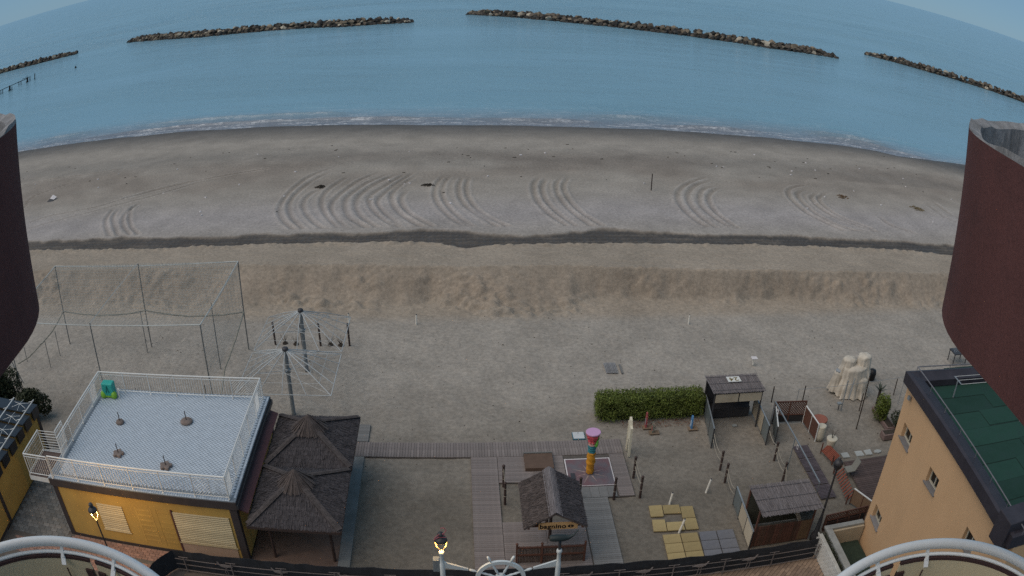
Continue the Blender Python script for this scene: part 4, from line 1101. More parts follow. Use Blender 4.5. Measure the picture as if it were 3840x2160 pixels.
rope((13.25, 28.0), pc[2], .75, .15, 'upper rope from grey panel to rope post', 'ropes between posts'); rope(pc[2], pc[3], .75, .18, 'upper rope between the posts beside walkway mats', 'ropes between posts'); rope(pc[2], pc[3], .45, .18, 'lower rope between the posts beside walkway mats', 'ropes between posts')
rope(pc[3], (12.4, 22.8), .75, .2, 'rope from post down to the reed hut roof', 'ropes between posts')

# ---------------------------------------------------------------- play boards near the hedge
FB = thing('photo_board', 'cream two-legged cut-out board seen edge-on beside the boardwalk', 'board', (6.85, 28.1, 0))
CRW = M('cream_board', (.60, .56, .44), .7, .08, 4, 40, .1)
m_ = MB(); yz = [(27.84, 0), (27.90, 0), (28.0, .75), (28.05, .8), (28.1, .75), (28.26, 0), (28.34, 0), (28.36, 1.45), (28.28, 1.74), (28.12, 1.66), (28.02, 1.45), (27.86, 1.40)]
m_.add([(6.80, y, z) for y, z in yz]+[(6.90, y, z) for y, z in yz], [tuple(range(12)), tuple(range(12, 24))[::-1]]+[(i, 12+i, 12+(i+1) % 12, (i+1) % 12) for i in range(12)])
m_.build('board', CRW, FB)
MB().rng(6.78, 6.92, 28.30, 28.37, .02, 1.5).build('edge_batten', CRW, FB)
def cutout(label, base, col1, col2, hgt, seed):
    t_ = thing('play_cutout', label, 'cut-out board', (*base, 0), 'painted cut-out boards by the hedge')
    MB().rng(base[0]-.15, base[0]+.30, base[1]-.18, base[1]+.12, 0, .035).build('base_board', M('raw_plywood', (.20, .145, .10), .85, .2, 5, 40, .2), t_)
    r = random.Random(seed); n = 12; pts = []
    for k in range(n+1): u = k/n; pts.append((base[1]-.10+.20*u+r.uniform(-.02, .02), hgt*(.78+.22*math.sin(math.pi*u))+r.uniform(-.04, .04)))
    poly = [(base[1]-.12, .035), (base[1]+.14, .035)]+pts[::-1]; N = len(poly)
    m_ = MB(); m_.add([(base[0]-.03, y, z) for y, z in poly]+[(base[0]+.03, y, z) for y, z in poly], [tuple(range(N)), tuple(range(N, 2*N))[::-1]]+[(i, N+i, N+(i+1) % N, (i+1) % N) for i in range(N)])
    m_.build('panel', col1, t_)
    MB().rng(base[0]-.04, base[0]-.03, base[1]-.06, base[1]+.06, .2*hgt, .6*hgt).build('painted_patch', col2, t_)
MULTI = M('faded_red_paint', (.33, .045, .055), .6, .5, 14, 50, .1, stain=(.5, .45, .4), stain_amt=.7, sscale=9)
GRN = M('grey_green_paint', (.16, .20, .16), .6, .4, 12, 50, .1, stain=(.45, .1, .1), stain_amt=.6, sscale=10); BLU = M('blue_paint', (.055, .20, .42), .5, .25, 8, 40, .1, stain=(.45, .5, .55), stain_amt=.5, sscale=9)
cutout('tall red and grey painted cut-out board by the hedge', (8.0, 30.05), MULTI, M('grey_paint', (.22, .22, .24), .6), .78, 3)
cutout('small grey green painted cut-out board on plywood by the hedge', (8.22, 29.6), GRN, MULTI, .55, 4)
cutout('blue painted cut-out board on plywood by the hedge', (10.05, 29.75), BLU, M('pale_blue', (.4, .5, .6), .6), .70, 5)

# ---------------------------------------------------------------- hedge
HG = thing('hedge', 'clipped green hedge between the boardwalk and the reed-roofed kiosk', 'hedge', (8.4, 31.1, 0))
hx0, hx1, hy0, hy1, hzz = 5.95, 10.8, 30.62, 31.55, 1.1
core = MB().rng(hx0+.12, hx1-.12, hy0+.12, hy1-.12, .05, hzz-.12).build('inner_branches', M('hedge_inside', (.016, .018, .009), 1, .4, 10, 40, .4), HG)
def hfn(r):
    k = r.random(); x = r.uniform(hx0, hx1); y = r.uniform(hy0, hy1); z = r.uniform(.02, hzz); j = .05*r.gauss(0, 1)+.06*math.sin(x*5.1)*math.sin(z*6+x)
    if k < .42: return (x, y, hzz+j), (0, 0, 1)
    if k < .80: return (x, hy0-j, z), (0, -1, .3)
    if k < .90: return (hx0-j, y, z), (-1, 0, .3)
    if k < .95: return (hx1+j, y, z), (1, 0, .3)
    return (x, hy1+j, z), (0, 1, .3)
hfn0 = hfn
def hfn(r):
    p, n_ = hfn0(r)
    if p[2] < .28 and r.random() < .55: p = (p[0], p[1], p[2]+.35)
    if r.random() < .03: p = (p[0]+n_[0]*.07, p[1]+n_[1]*.07, p[2]+abs(n_[2])*r.uniform(.03, .14))
    return p, n_
m_ = MB(); leaves(m_, 15000, hfn, .042, 5); m_.build('foliage', LEAF, HG)
m_ = MB(); leaves(m_, 500, lambda r: ((r.uniform(7, 10.6), r.uniform(30.0, 30.6), .015), (0, 0, 3)), .035, 8)
tag(m_.build('leaf_litter', M('dry_leaf', (.14, .065, .04), .9, .3, 9, 40, 0, rand=0)), 'dry brown leaves fallen along the hedge foot', 'leaf litter', kind='stuff')

# ---------------------------------------------------------------- reed-roofed structures
def reed_roof(parent, x0, x1, y0, y1, z, seed, wid=.024):
    base = MB().rng(x0+.04, x1-.04, y0+.04, y1-.04, z-.05, z-.02).build('roof', REED, parent)
    r = random.Random(seed); m_ = MB(); n = int((x1-x0)/wid)
    for i in range(n):
        x = x0+(i+.5)*wid; a = y0-r.uniform(0, .07); b = y1+r.uniform(0, .07); w_ = wid*r.uniform(.35, .6); dz = r.uniform(-.012, .022); sx_ = r.uniform(-.02, .02)
        m_.add([(x-w_, a, z+dz), (x, a, z+.012+dz), (x+w_, a, z+dz), (x-w_+sx_, b, z-dz*.5), (x+sx_, b, z+.012-dz*.5), (x+w_+sx_, b, z-dz*.5)], [(0, 1, 4, 3), (1, 2, 5, 4)])
    o = m_.build('reeds', REED, base); o['kind'] = 'stuff'
    for y in (y0+.12*(y1-y0), y0+.5*(y1-y0), y0+.88*(y1-y0)): MB().bar((x0, y, z+.03), (x1, y, z+.03), .012, .008).build('binding_lath', DARKMET, base)
    return base
KI = thing('kiosk', 'open kiosk with grey reed roof, cream front band and number plate 24', 'kiosk', (12.1, 30.3, 0))
kb = reed_roof(KI, 10.79, 13.36, 29.52, 31.08, 1.92, 61)
for q in ((10.9, 29.6), (13.2, 29.6), (10.9, 30.98), (13.2, 30.98)): MB().bar((*q, -.05), (*q, 1.86), .06).build('post', DARKMET, KI)
for xa, xb in ((10.93, 12.02), (12.08, 13.17)): MB().rng(xa, xb, 29.535, 29.56, 1.42, 1.84).build('front_panel', CREAMPAN, KI)
MB().rng(10.85, 13.25, 29.53, 29.57, 1.85, 1.89).build('front_trim', DARKMET, KI)
MB().rng(10.9, 13.2, 31.0, 31.04, 0, 1.75).build('back_wall', M('kiosk_dark', (.035, .037, .045), .8), KI)
MB().rng(11.0, 13.1, 30.5, 30.98, 0, .5).build('counter', M('kiosk_dark2', (.045, .045, .05), .8), KI)
pl = MB().rng(11.73, 12.37, 30.36, 30.82, 1.965, 1.985).build('number_plate', M('white_plate', (.72, .72, .68), .6, .05), KI)
text_obj('24', .44, M('gold_ink', (.16, .12, .045), .6), pl, Matrix.Translation((12.05, 30.59, 1.989)) @ Matrix.Rotation(math.pi, 4, 'Z'), .002)
def screen(name, label, a, b, h, mats, parent=None, th=.03, top=None, n=3, grp=None, z0=0.05):
    """upright panel screen from a to b on posts"""
    t_ = thing(name, label, 'screen', ((a[0]+b[0])/2, (a[1]+b[1])/2, 0), grp)
    a, b = Vector((*a, 0)), Vector((*b, 0)); d = b-a
    for i in range(n+1):
        q = a+d*(i/n); MB().bar((q.x, q.y, -.05), (q.x, q.y, h+.02), .045).build('post', mats[1], t_)
    for i in range(n):
        p0, p1 = a+d*(i/n), a+d*((i+1)/n); e = (p1-p0).normalized()*.025; p0, p1 = p0+e, p1-e
        MB().slab([(p0.x, p0.y, z0), (p1.x, p1.y, z0), (p1.x, p1.y, h-.02), (p0.x, p0.y, h-.02)], th).build('panel', mats[0][i % len(mats[0])], t_)
    if top: MB().bar((a.x, a.y, h+.03), (b.x, b.y, h+.03), .05, .04).build('top_rail', top, t_)
    return t_
screen('panel_screen', 'dark grey glazed screen on the hedge side of the kiosk', (11.0, 31.3), (10.6, 28.15), .95, ([GREYGL], DARKMET), top=GALV, n=3)
sc_ = screen('panel_screen', 'cream and grey panel screen on the lattice side of the kiosk', (13.36, 30.7), (13.22, 28.05), .95, ([CREAMPAN, CREAMPAN, GREYGL], DARKMET), top=GALV, n=3)
screen('panel_screen', 'grey screen with bright steel top rail beside the lattice screen', (14.12, 29.7), (13.66, 28.02), .88, ([GREYGL], DARKMET), top=WHITE, n=2)
screen('panel_screen', 'brown panel screen with white top rail beside the terracotta tub', (15.70, 29.55), (15.76, 27.9), .88, ([BROWNW], WHITE), top=WHITE, n=2)
def lattice(label, a, b, h, pitch=.13):
    t_ = thing('lattice_screen', label, 'screen', ((a[0]+b[0])/2, (a[1]+b[1])/2, 0))
    a, b = Vector((*a, 0)), Vector((*b, 0)); d = (b-a); L = d.length; e = d/L
    for u in (0, .5, 1): q = a+d*u; MB().bar((q.x, q.y, -.05), (q.x, q.y, h), .06).build('post', BROWNW, t_)
    for z in (.42, h-.02): MB().bar((a.x, a.y, z), (b.x, b.y, z), .05, .05).build('rail', BROWNW, t_)
    k = 0; Hh = h-.46
    for i in range(int((L+Hh)/pitch)):
        for sgn in (1, -1):
            s0 = i*pitch-Hh; t0 = max(0, -s0); t1 = min(Hh, L-s0)
            if t1-t0 < .05: continue
            if sgn > 0: A, B = (s0+t0, .44+t0), (s0+t1, .44+t1)
            else: A, B = (s0+t0, .44+Hh-t0), (s0+t1, .44+Hh-t1)
            pa_, pb_ = a+e*A[0], a+e*B[0]
            n_ = Vector((-e.y, e.x, 0))*(.012*sgn)
            MB().bar((pa_.x+n_.x, pa_.y+n_.y, A[1]), (pb_.x+n_.x, pb_.y+n_.y, B[1]), .012, .045, up=(e.x, e.y, 0)).build('lath', BROWNW, t_)
    MB().slab([(a.x, a.y, .03), (b.x, b.y, .03), (b.x, b.y, .40), (a.x, a.y, .40)], .03).build('kick_panel', M('dark_kick', (.03, .03, .032), .7), t_)
lattice('brown lattice screen joining the grey and brown panel screens', (14.05, 29.75), (15.70, 29.62), 1.15)
lattice('brown lattice fence between the tall black post and orange building', (13.85, 21.65), (15.95, 21.8), .72)
screen('panel_screen', 'dark solid screen below the brown lattice fence', (13.85, 21.55), (15.6, 21.68), .40, ([M('dark_brown_board', (.035, .02, .018), .7)], BROWNW), n=3)
# pots
def tub(label, c, prof, mat, plant=False):
    t_ = thing('plant_pot', label, 'pot', (c[0], c[1], 0), None)
    MB().lathe((c[0], c[1], 0), prof, 18).build('pot', mat, t_, smooth=True)
    r_ = prof[-1][0]*.9
    MB().lathe((c[0], c[1], prof[-1][1]-.05), [(r_, -.01), (r_, 0), (0, .01)], 16).build('soil', SOIL, t_)
    if plant:
        m_ = MB(); r = random.Random(3)
        for k in range(9):
            a = r.uniform(0, 6.28); m_.tube([(c[0], c[1], prof[-1][1]-.05), (c[0]+.1*math.cos(a), c[1]+.1*math.sin(a), prof[-1][1]+.25), (c[0]+.28*math.cos(a), c[1]+.28*math.sin(a), prof[-1][1]+r.uniform(.3, .6))], .010, 4, .003)
        m_.build('bare_stems', BARK, t_)
tub('wide terracotta tub of soil behind the brown panel screen', (16.42, 29.1), [(.30, 0), (.36, .3), (.40, .34), (.40, .42), (.36, .42)], TERRA)
tub('tall cream ribbed pot beside the brown panel screen', (16.02, 28.0), [(.20, 0), (.235, .2), (.245, .5), (.22, .70), (.225, .76), (.18, .76)], CREAMPOT)
tub('tapered cream pot with bare stems at the brick strip end', (16.15, 26.95), [(.15, 0), (.20, .35), (.27, .66), (.28, .74), (.23, .74)], CREAMPOT, True)
# beam on posts with small white tags
BMT = thing('overhead_beam', 'long galvanised beam on slim posts carrying two small white tags', 'beam', (13.7, 26, 0))
bz = 1.62
b0, b1 = q7(860, 440, bz), z4(630, 860, bz)
MB().bar(b0, b1, .045, .045).build('beam', GALV, BMT)
for u in (0, .47, 1.0):
    q = b0.lerp(b1, u); MB().bar((q.x, q.y, -.05), (q.x, q.y, bz-.02), .035).build('post', GALV, BMT)
for u in (.06, .52):
    q = b0.lerp(b1, u); o = MB().rng(q.x+.03, q.x+.05, q.y-.13, q.y+.03, bz-.35, bz-.16).build('tag_plate', LW, BMT)
    MB().rng(q.x+.022, q.x+.029, q.y-.09, q.y-.01, bz-.30, bz-.21).build('tag_mark', DARKMET, o)
# slatted walkway mats
DMAT = [M('dark_mat_slat', (.085, .072, .082), .85, .25, 5, 40, .3, rand=.15)]
for k in range(4):
    y0 = 23.55+k*1.03; t_ = thing('walkway_mat', ('dark slatted mat at the reed hut end of the walkway', 'dark slatted mat second from the reed hut end', 'dark slatted mat third from the reed hut end', 'dark slatted mat at the seaward end of the walkway')[k], 'mat', (14.85, y0+.5, 0), 'dark slatted mats of the walkway')
    MB().rng(14.5, 14.56, y0, y0+.98, -.02, .02).build('runner', DMAT[0], t_); MB().rng(15.12, 15.18, y0, y0+.98, -.02, .02).build('runner', DMAT[0], t_)
    pieces(t_, 'slat', [((14.84, y0+.05+i*.098, .033), (.78, .075, .022), 0) for i in range(10)], DMAT, 40)
# wooden mat on the open sand
t_ = thing('wooden_mat', 'weathered grey slatted mat lying on the open sand', 'mat', (*q8(360, 110)[:2], 0))
a, b = q8(265, 180), q8(430, 180); c_ = q8(440, 35)
pieces(t_, 'slat', [((a.x+(i+.5)*(b.x-a.x)/9, (a.y+c_.y)/2, .0+rnd.uniform(-.01, .012)), ((b.x-a.x)/9-.02, c_.y-a.y, .05), 0) for i in range(9)], [M('grey_slat', (.24, .245, .255), .9, .3, 4, 40, .3, stain=(.13, .12, .11), stain_amt=.5)], 20)
t2_ = thing('wooden_mat', 'half-buried pale slat beside the weathered grey mat', 'mat', (*q8(480, 110)[:2], 0))
a = q8(475, 180); MB().rng(a.x, a.x+.08, a.y, a.y+.9, -.05, .012).build('slat', PLANKG[0], t2_)
# brick-red corrugated strips
CORR = M('brick_red_slat', (.20, .062, .040), .75, .18, 4, 40, .2, rand=.1)
for k, (a, b, lb) in enumerate(((z4(655, 670), z4(725, 745), 'red slatted strip leaning beside the tapered cream pot'), (z4(735, 800), z4(815, 990), 'red slatted strip on the promenade side of the lamp head'))):
    t_ = thing('slatted_strip', lb, 'fence strip', ((a.x+b.x)/2, (a.y+b.y)/2, 0)); n = 11; d = (b-a)
    for i in range(n):
        q = a+d*((i+.5)/n); MB().slab([(q.x-.16, q.y-.040, .12), (q.x+.16, q.y-.040, .46), (q.x+.16, q.y+.040, .46), (q.x-.16, q.y+.040, .12)], .03).build('slat', CORR, t_)
    MB().bar((a.x-.17, a.y, 0.0), (a.x-.17, a.y, .55), .05).build('post', BROWNW, t_); MB().bar((b.x-.17, b.y, 0), (b.x-.17, b.y, .5), .05).build('post', BROWNW, t_)
screen('panel_screen', 'tan panel with white top rail before the wooden deck', (15.72, 23.0), (16.25, 21.85), .75, ([M('tan_board', (.17, .11, .07), .8, .2)], BROWNW), top=WHITE, n=2)
# deck at the orange building
dk = struct(MB().rng(16.55, 20.0, 21.9, 26.05, -.1, -.02), 'deck', JOINT)
pieces(dk, 'plank', [((18.28, 22.0+i*.135, .0+rnd.uniform(-.004, .004)), (3.4, .122, .04), 0) for i in range(30)], [M('dark_deck_plank', (.085, .062, .058), .8, .25, 3, 40, .3, rand=.18)], 60)
CHM = M('chair_canvas', (.20, .20, .18), .8, .1)
CH = thing('deck_chair', 'folded grey deck chair standing at the wooden deck edge', 'chair', (16.35, 25.0, 0))
MB().slab([(16.2, 24.75, .32), (16.62, 24.75, .34), (16.62, 25.2, .34), (16.2, 25.2, .32)], .04).build('seat', CHM, CH)
MB().slab([(16.62, 24.75, .36), (16.80, 24.75, .8), (16.80, 25.2, .8), (16.62, 25.2, .36)], .03).build('backrest', CHM, CH)
for q in ((16.22, 24.77), (16.6, 24.77), (16.22, 25.18), (16.6, 25.18)): MB().bar((*q, 0), (*q, .31), .025).build('leg', DARKMET, CH)
PALE = M('pale_stepping_stone', (.33, .345, .335), .85, .12, 5, 40, .2, stain=(.2, .2, .19), stain_amt=.5)
for k, (px, py) in enumerate(((790, 686), (880, 676), (935, 668), (995, 661))):
    q = z4(px, py); r = random.Random(k); poly = [(q.x+.2*cx_+r.uniform(-.03, .03), q.y+.2*cy_+r.uniform(-.03, .03)) for cx_, cy_ in ((-1, -1), (1, -1), (1, 1), (-1, 1))]
    if k == 3: poly = [(q.x+.22*math.cos(a_/8*6.28), q.y+.14*math.sin(a_/8*6.28)) for a_ in range(8)]
    solo(MB().prism(poly, -.04, .02), 'stepping_stone', PALE, ('pale stepping stone lying apart towards the cream pots', 'square pale stepping stone next to the stone lying apart', 'square pale stepping stone next to the rounded one', 'rounded half-buried stepping stone by the orange wall')[k], 'stone', group='pale stepping stones before the deck')
q = q7(225, 810); solo(MB().prism([(q.x-.1, q.y-.08), (q.x+.12, q.y-.06), (q.x+.1, q.y+.1), (q.x-.12, q.y+.07)], -.03, .02), 'stepping_stone', PALE, 'small pale slab alone on sand before the kiosk', 'stone')

# ---------------------------------------------------------------- reed hut by the promenade
RH = thing('reed_hut', 'small hut with grey reed mat roof and brown plank front', 'hut', (11.75, 21.8, 0))
reed_roof(RH, 10.42, 13.05, 20.80, 22.72, 1.9, 71)
for q in ((10.5, 21.25), (12.95, 21.25), (10.5, 22.6), (12.95, 22.6)): MB().bar((*q, -.05), (*q, 1.85), .06).build('post', BROWNW, RH)
pieces(RH, 'wall_plank', [((10.56+i*.118, 21.24, .52), (.108, .025, 1.0), 0) for i in range(20)], [BROWNW, M('mid_brown_plank', (.09, .05, .036), .8, .25, 4, 40, .3, rand=.2)], 60)
MB().rng(12.45, 12.92, 21.225, 21.25, .05, 1.02).build('door', M('tan_door', (.15, .095, .055), .8, .15), RH)
MB().rng(10.5, 12.95, 22.58, 22.61, 0, 1.75).build('back_wall', M('green_grey_board', (.075, .078, .062), .85, .2, 3, 40, .2), RH)
MB().rng(12.93, 12.96, 21.3, 22.58, 0, 1.75).build('side_wall', GREYGL, RH)
MB().slab([(12.2, 21.9, 1.2), (12.5, 21.5, .75), (12.62, 21.6, .72), (12.45, 22.1, 1.3)], .02).build('cloth', CLOTH, RH)
screen('panel_screen', 'grey and cream panel screen along the reed hut side', (10.52, 24.05), (10.40, 21.15), .85, ([GREYGL, CREAMPAN, CREAMPAN], DARKMET), top=GALV, n=3)
# tall black lamp post leaning over hut corner
b = Vector((13.26, 21.12, 0)); lh = HT(b, *z4.px(722, 775))
LP = thing('street_lamp', 'tall unlit black lamp post between reed hut and lattice fence', 'street lamp', b)
MB().lathe(b, [(.20, 0), (.20, .25), (.11, .4), (.085, 1.0), (.05, 1.3), (.04, lh-.15), (.06, lh-.1), (.04, lh)], 12).build('pole', DARKMET, LP, smooth=True)
MB().lathe((b.x, b.y, lh), [(.05, 0), (.16, .12), (.19, .28), (.21, .30), (.12, .42), (.05, .47), (.07, .52), (0, .56)], 14).build('lantern', DARKMET, LP, smooth=True)

# ---------------------------------------------------------------- rubber tiles
def rub(parent_name, pts, mat, label, grp):
    a, b, c_, d = [y8(*q) for q in pts]
    m_ = MB().prism([tuple(q[:2]) for q in (d, c_, b, a)], -.01, .045)
    solo(m_, 'rubber_tile', mat, label, 'tile', group=grp, bevel=.008)
gO = 'ochre tiles set as a ring'; gO2 = 'ochre tiles laid in a block'; gG = 'grey tiles laid in a block'
ringt = [((315,118),(605,98),(655,350),(365,365)), ((625,105),(1000,90),(1050,280),(665,295)), ((1030,135),(1305,118),(1375,375),(1085,390)), ((1100,400),(1380,388),(1450,635),(1165,655)), ((715,490),(1085,470),(1140,655),(745,680)), ((390,432),(680,428),(730,685),(430,695))]
lbs = ['ochre tile at the seaward hut-side corner of the tile ring', 'ochre tile in the middle of the ring seaward side', 'ochre tile at the seaward screen-side corner of the tile ring', 'ochre tile with brown scratches in the tile ring', 'ochre tile crossed by the leaning white stake', 'ochre tile at the promenade hut-side corner of the ring']
for q, l in zip(ringt, lbs): rub('t', q, YTILE, l, gO)
def grid_tiles(c00, c10, c11, c01, nx, ny, mat, label, grp):
    A, B, C, D = [y8(*q) for q in (c00, c10, c11, c01)]
    for i in range(nx):
        for j in range(ny):
            f_ = lambda u, v: (A.lerp(B, u)).lerp(D.lerp(C, u), v)
            g = .012
            qs = [f_((i+g*2)/nx, (j+g*2)/ny), f_((i+1-g*2)/nx, (j+g*2)/ny), f_((i+1-g*2)/nx, (j+1-g*2)/ny), f_((i+g*2)/nx, (j+1-g*2)/ny)]
            solo(MB().prism([tuple(q[:2]) for q in qs[::-1]], -.01, .045), 'rubber_tile', mat, label, 'tile', group=grp, bevel=.008)
grid_tiles((620,770), (1420,712), (1600,1330), (770,1415), 2, 3, YTILE, 'ochre rubber tile in the block beside the grey tiles', gO2)
grid_tiles((1440,705), (2225,635), (2440,1270), (1600,1330), 2, 3, GTILE, 'grey rubber tile in the block beside the ochre tiles', gG)

# ---------------------------------------------------------------- covered ride, poles, plants near the orange building
TP = thing('covered_ride', 'lumpy playground ride wrapped in cream tarpaulins on the sand', 'covered ride', (19.3, 31.9, 0))
def drape(cx_, cy_, rt, rb, z0, z1, seed, folds=9, parent=TP):
    """cloth hung over a rounded top: folds deepen towards the hem"""
    rr_ = random.Random(seed); ph = [rr_.uniform(0, 6.28) for _ in range(6)]; na, nt = 96, 26; m_ = MB()
    for i in range(nt+1):
        t_ = i/nt
        for k in range(na):
            a_ = 2*math.pi*k/na
            if t_ < .22: u = t_/.22; rx_, ry_ = rt[0]*math.sin(u*math.pi/2), rt[1]*math.sin(u*math.pi/2); z = z1-.16*(1-math.cos(u*math.pi/2))
            else:
                u = (t_-.22)/.78; e_ = u**1.4; rx_, ry_ = rt[0]+(rb[0]-rt[0])*e_, rt[1]+(rb[1]-rt[1])*e_; z = z1-.16+(z0-z1+.16)*u
            w_ = max(0, t_-.12)
            f_ = 1 + w_*(.13*math.sin(folds*a_+ph[0]+1.2*math.sin(2*a_+ph[1])) + .09*math.sin((folds*2+1)*a_+ph[2]) + .10*math.sin(3*a_+ph[3])) + .03*math.sin(14*t_+2*a_+ph[4])*(t_ > .2)
            hem = .10*w_*math.sin(2.5*a_+ph[5]) if z0 > .2 else 0
            m_.v.append((cx_+rx_*f_*math.cos(a_), cy_+ry_*f_*math.sin(a_), max(-.02, z+hem+.02*math.sin(5*a_+ph[1])*(t_ > .1))))
    for i in range(nt):
        for k in range(na): m_.f.append((i*na+k, (i+1)*na+k, (i+1)*na+(k+1) % na, i*na+(k+1) % na))
    return m_.build('tarpaulin', CLOTH, parent, smooth=True)
drape(19.45, 31.82, (.72, .45), (1.0, .64), .0, 1.62, 1, 8)
drape(19.10, 32.08, (.38, .36), (.56, .46), .95, 1.98, 2, 6)
drape(19.98, 31.98, (.40, .36), (.54, .46), .85, 2.16, 3, 6)
drape(18.62, 32.15, (.26, .26), (.44, .40), .1, 1.20, 4, 5)
drape(19.85, 31.45, (.36, .22), (.55, .40), .0, 1.05, 5, 6)
MB().lathe((18.62, 32.15, 1.15), [(.2, 0), (.2, .06), (0, .09)], 14).build('grey_patch', M('grey_sheet', (.24, .26, .28), .7), TP)
MB().bar((19.0, 31.05, .1), (19.2, 31.25, 1.2), .05).build('leg', GALV, TP)
q = q3(785, 370); solo(MB().lathe((q.x, q.y+.2, 0), [(.22, 0), (.26, .35), (.2, .55), (0, .6)], 14), 'waste_bin', M('black_plastic', (.012, .012, .014), .5), 'black rounded bin behind the tarpaulin-covered ride', 'bin', smooth=True)
DP = M('dark_pole', (.045, .032, .025), .7, .2)
for px, py, tx, ty, lb in ((862, 515, 935, 180, 'tall dark pole before the tarpaulin-covered ride'), (765, 400, 805, 215, 'grey pole with pale foot before the covered ride'), (880, 400, 925, 300, 'short dark pole beside the tall dark pole'), (325, 345, 341, 252, 'dark pole behind the lattice screen on the kiosk side'), (523, 335, 541, 247, 'dark pole behind the lattice screen on the tub side'), (1097, 300, 1110, 200, 'thin pole among the planted shrubs')):
    b = z4(px, py); h_ = HT(b, *z4.px(tx, ty)); solo(MB().tube([(b.x, b.y, -.05), (b.x, b.y, h_)], .03, 7), 'pole', GALV if 'grey' in lb else DP, lb, 'pole')
a = z4(500, 270, 1.05); b = z4(1170, 190, 1.6)
m_ = MB().tube([a, a.lerp(b, .35)-Vector((0, 0, .06)), a.lerp(b, .7)-Vector((0, 0, .03)), b], .009, 5).tube([(a.x, a.y, -.03), a], .015, 5).tube([(b.x, b.y, -.03), b], .015, 5)
solo(m_, 'wire_line', GALV, 'pale wire line strung past the tarpaulin-covered ride', 'wire')
b = z4(208, 112); TS = thing('table_stand', 'small white square table on one leg on open sand', 'table', b)
MB().bar((b.x, b.y, -.03), (b.x, b.y, .36), .07).build('leg', M_ST, TS); MB().box((b.x+.02, b.y, .38), (.32, .30, .035)).build('table_top', LW, TS)
b = z4(745, 400); MT = thing('small_meter', 'small dark stand with grey plate before the covered ride', 'stand', b)
MB().bar((b.x, b.y, 0), (b.x, b.y, .35), .04).build('leg', DARKMET, MT); MB().box((b.x, b.y, .38), (.22, .18, .08)).build('plate', GALV, MT)
PLB = M('grey_pink_planter', (.17, .12, .11), .85, .2, 4, 40, .3)
t_ = thing('planter_box', 'low stone planter box beside the orange wall', 'planter', (19.95, 27.3, 0))
MB().rng(19.45, 20.5, 27.2, 27.7, 0, .30).build('box', PLB, t_, bevel=.02); MB().rng(19.52, 20.43, 27.27, 27.63, .30, .31).build('soil', SOIL, t_)
t_ = thing('planter_box', 'long low planter trough under the green shrub', 'planter', (20.3, 28.8, 0))
MB().rng(20.0, 20.5, 27.9, 30.0, 0, .22).build('box', PLB, t_, bevel=.02); MB().rng(20.07, 20.43, 27.97, 29.93, .22, .23).build('soil', SOIL, t_)
bush('green_shrub', 'leafy green shrub in the long planter by the orange building', (20.05, 28.9), .55, .6, 1.5, 2600, LEAF, .055, 21)
bush('dark_shrub', 'dark foliage between the green shrub and orange wall', (20.6, 27.9), .55, .8, .9, 1500, LEAFD, .05, 22)
AG = thing('agave', 'grey-green spiky agave behind the green shrub', 'plant', (20.6, 30.5, 0)); r = random.Random(9)
AGM = M('agave_leaf', (.06, .075, .06), .6, .25)
for k in range(14):
    a = k*2.4; el = r.uniform(.5, 1.2); L = r.uniform(.45, .65); d = Vector((math.cos(a)*math.cos(el), math.sin(a)*math.cos(el), math.sin(el))); s_ = Vector((-math.sin(a), math.cos(a), 0))*.05; o_ = Vector((20.6, 30.5, .75))
    m_ = MB(); m_.add([o_-s_*.6, o_+s_*.6, o_+d*L*.5+s_, o_+d*L*.5-s_, o_+d*L-Vector((0, 0, .05))], [(0, 1, 2, 3), (3, 2, 4)]); m_.build('leaf', AGM, AG)
MB().tube([(20.6, 30.5, -.02), (20.6, 30.5, .8)], .08, 8).build('stem', BARK, AG)
# dark table set behind the orange parapet
b = q3(1720, 190); DT = thing('garden_table', 'dark garden table set standing seaward of the orange building', 'table', (b.x+.1, b.y, 0))
MB().rng(b.x-.6, b.x+.6, b.y-.1, b.y+.7, .68, .74).build('table_top', DARKMET, DT)
for q in ((-.55, -.05), (.55, -.05), (-.55, .65), (.55, .65)): MB().bar((b.x+q[0], b.y+q[1], 0), (b.x+q[0], b.y+q[1], .68), .05).build('leg', DARKMET, DT)
m_ = MB()
for k in range(7): m_.bar((b.x-.5+k*.16, b.y+.1, .755), (b.x-.3+k*.1, b.y+.6, .755), .03, .02)
m_.build('slats', GALV, DT)

# ---------------------------------------------------------------- orange building
OB = thing('orange_building', 'orange rendered building with dark parapet, small windows and green roof', 'building', (18, 16, 0))
ca, cb_, cc = Vector((15.20, 20.64)), Vector((14.80, 17.58)), Vector((14.62, 11.0))
zE = 7.28
walls = [ca, cb_, cc, Vector((24.5, 10.4)), Vector((25.2, 19.8))]
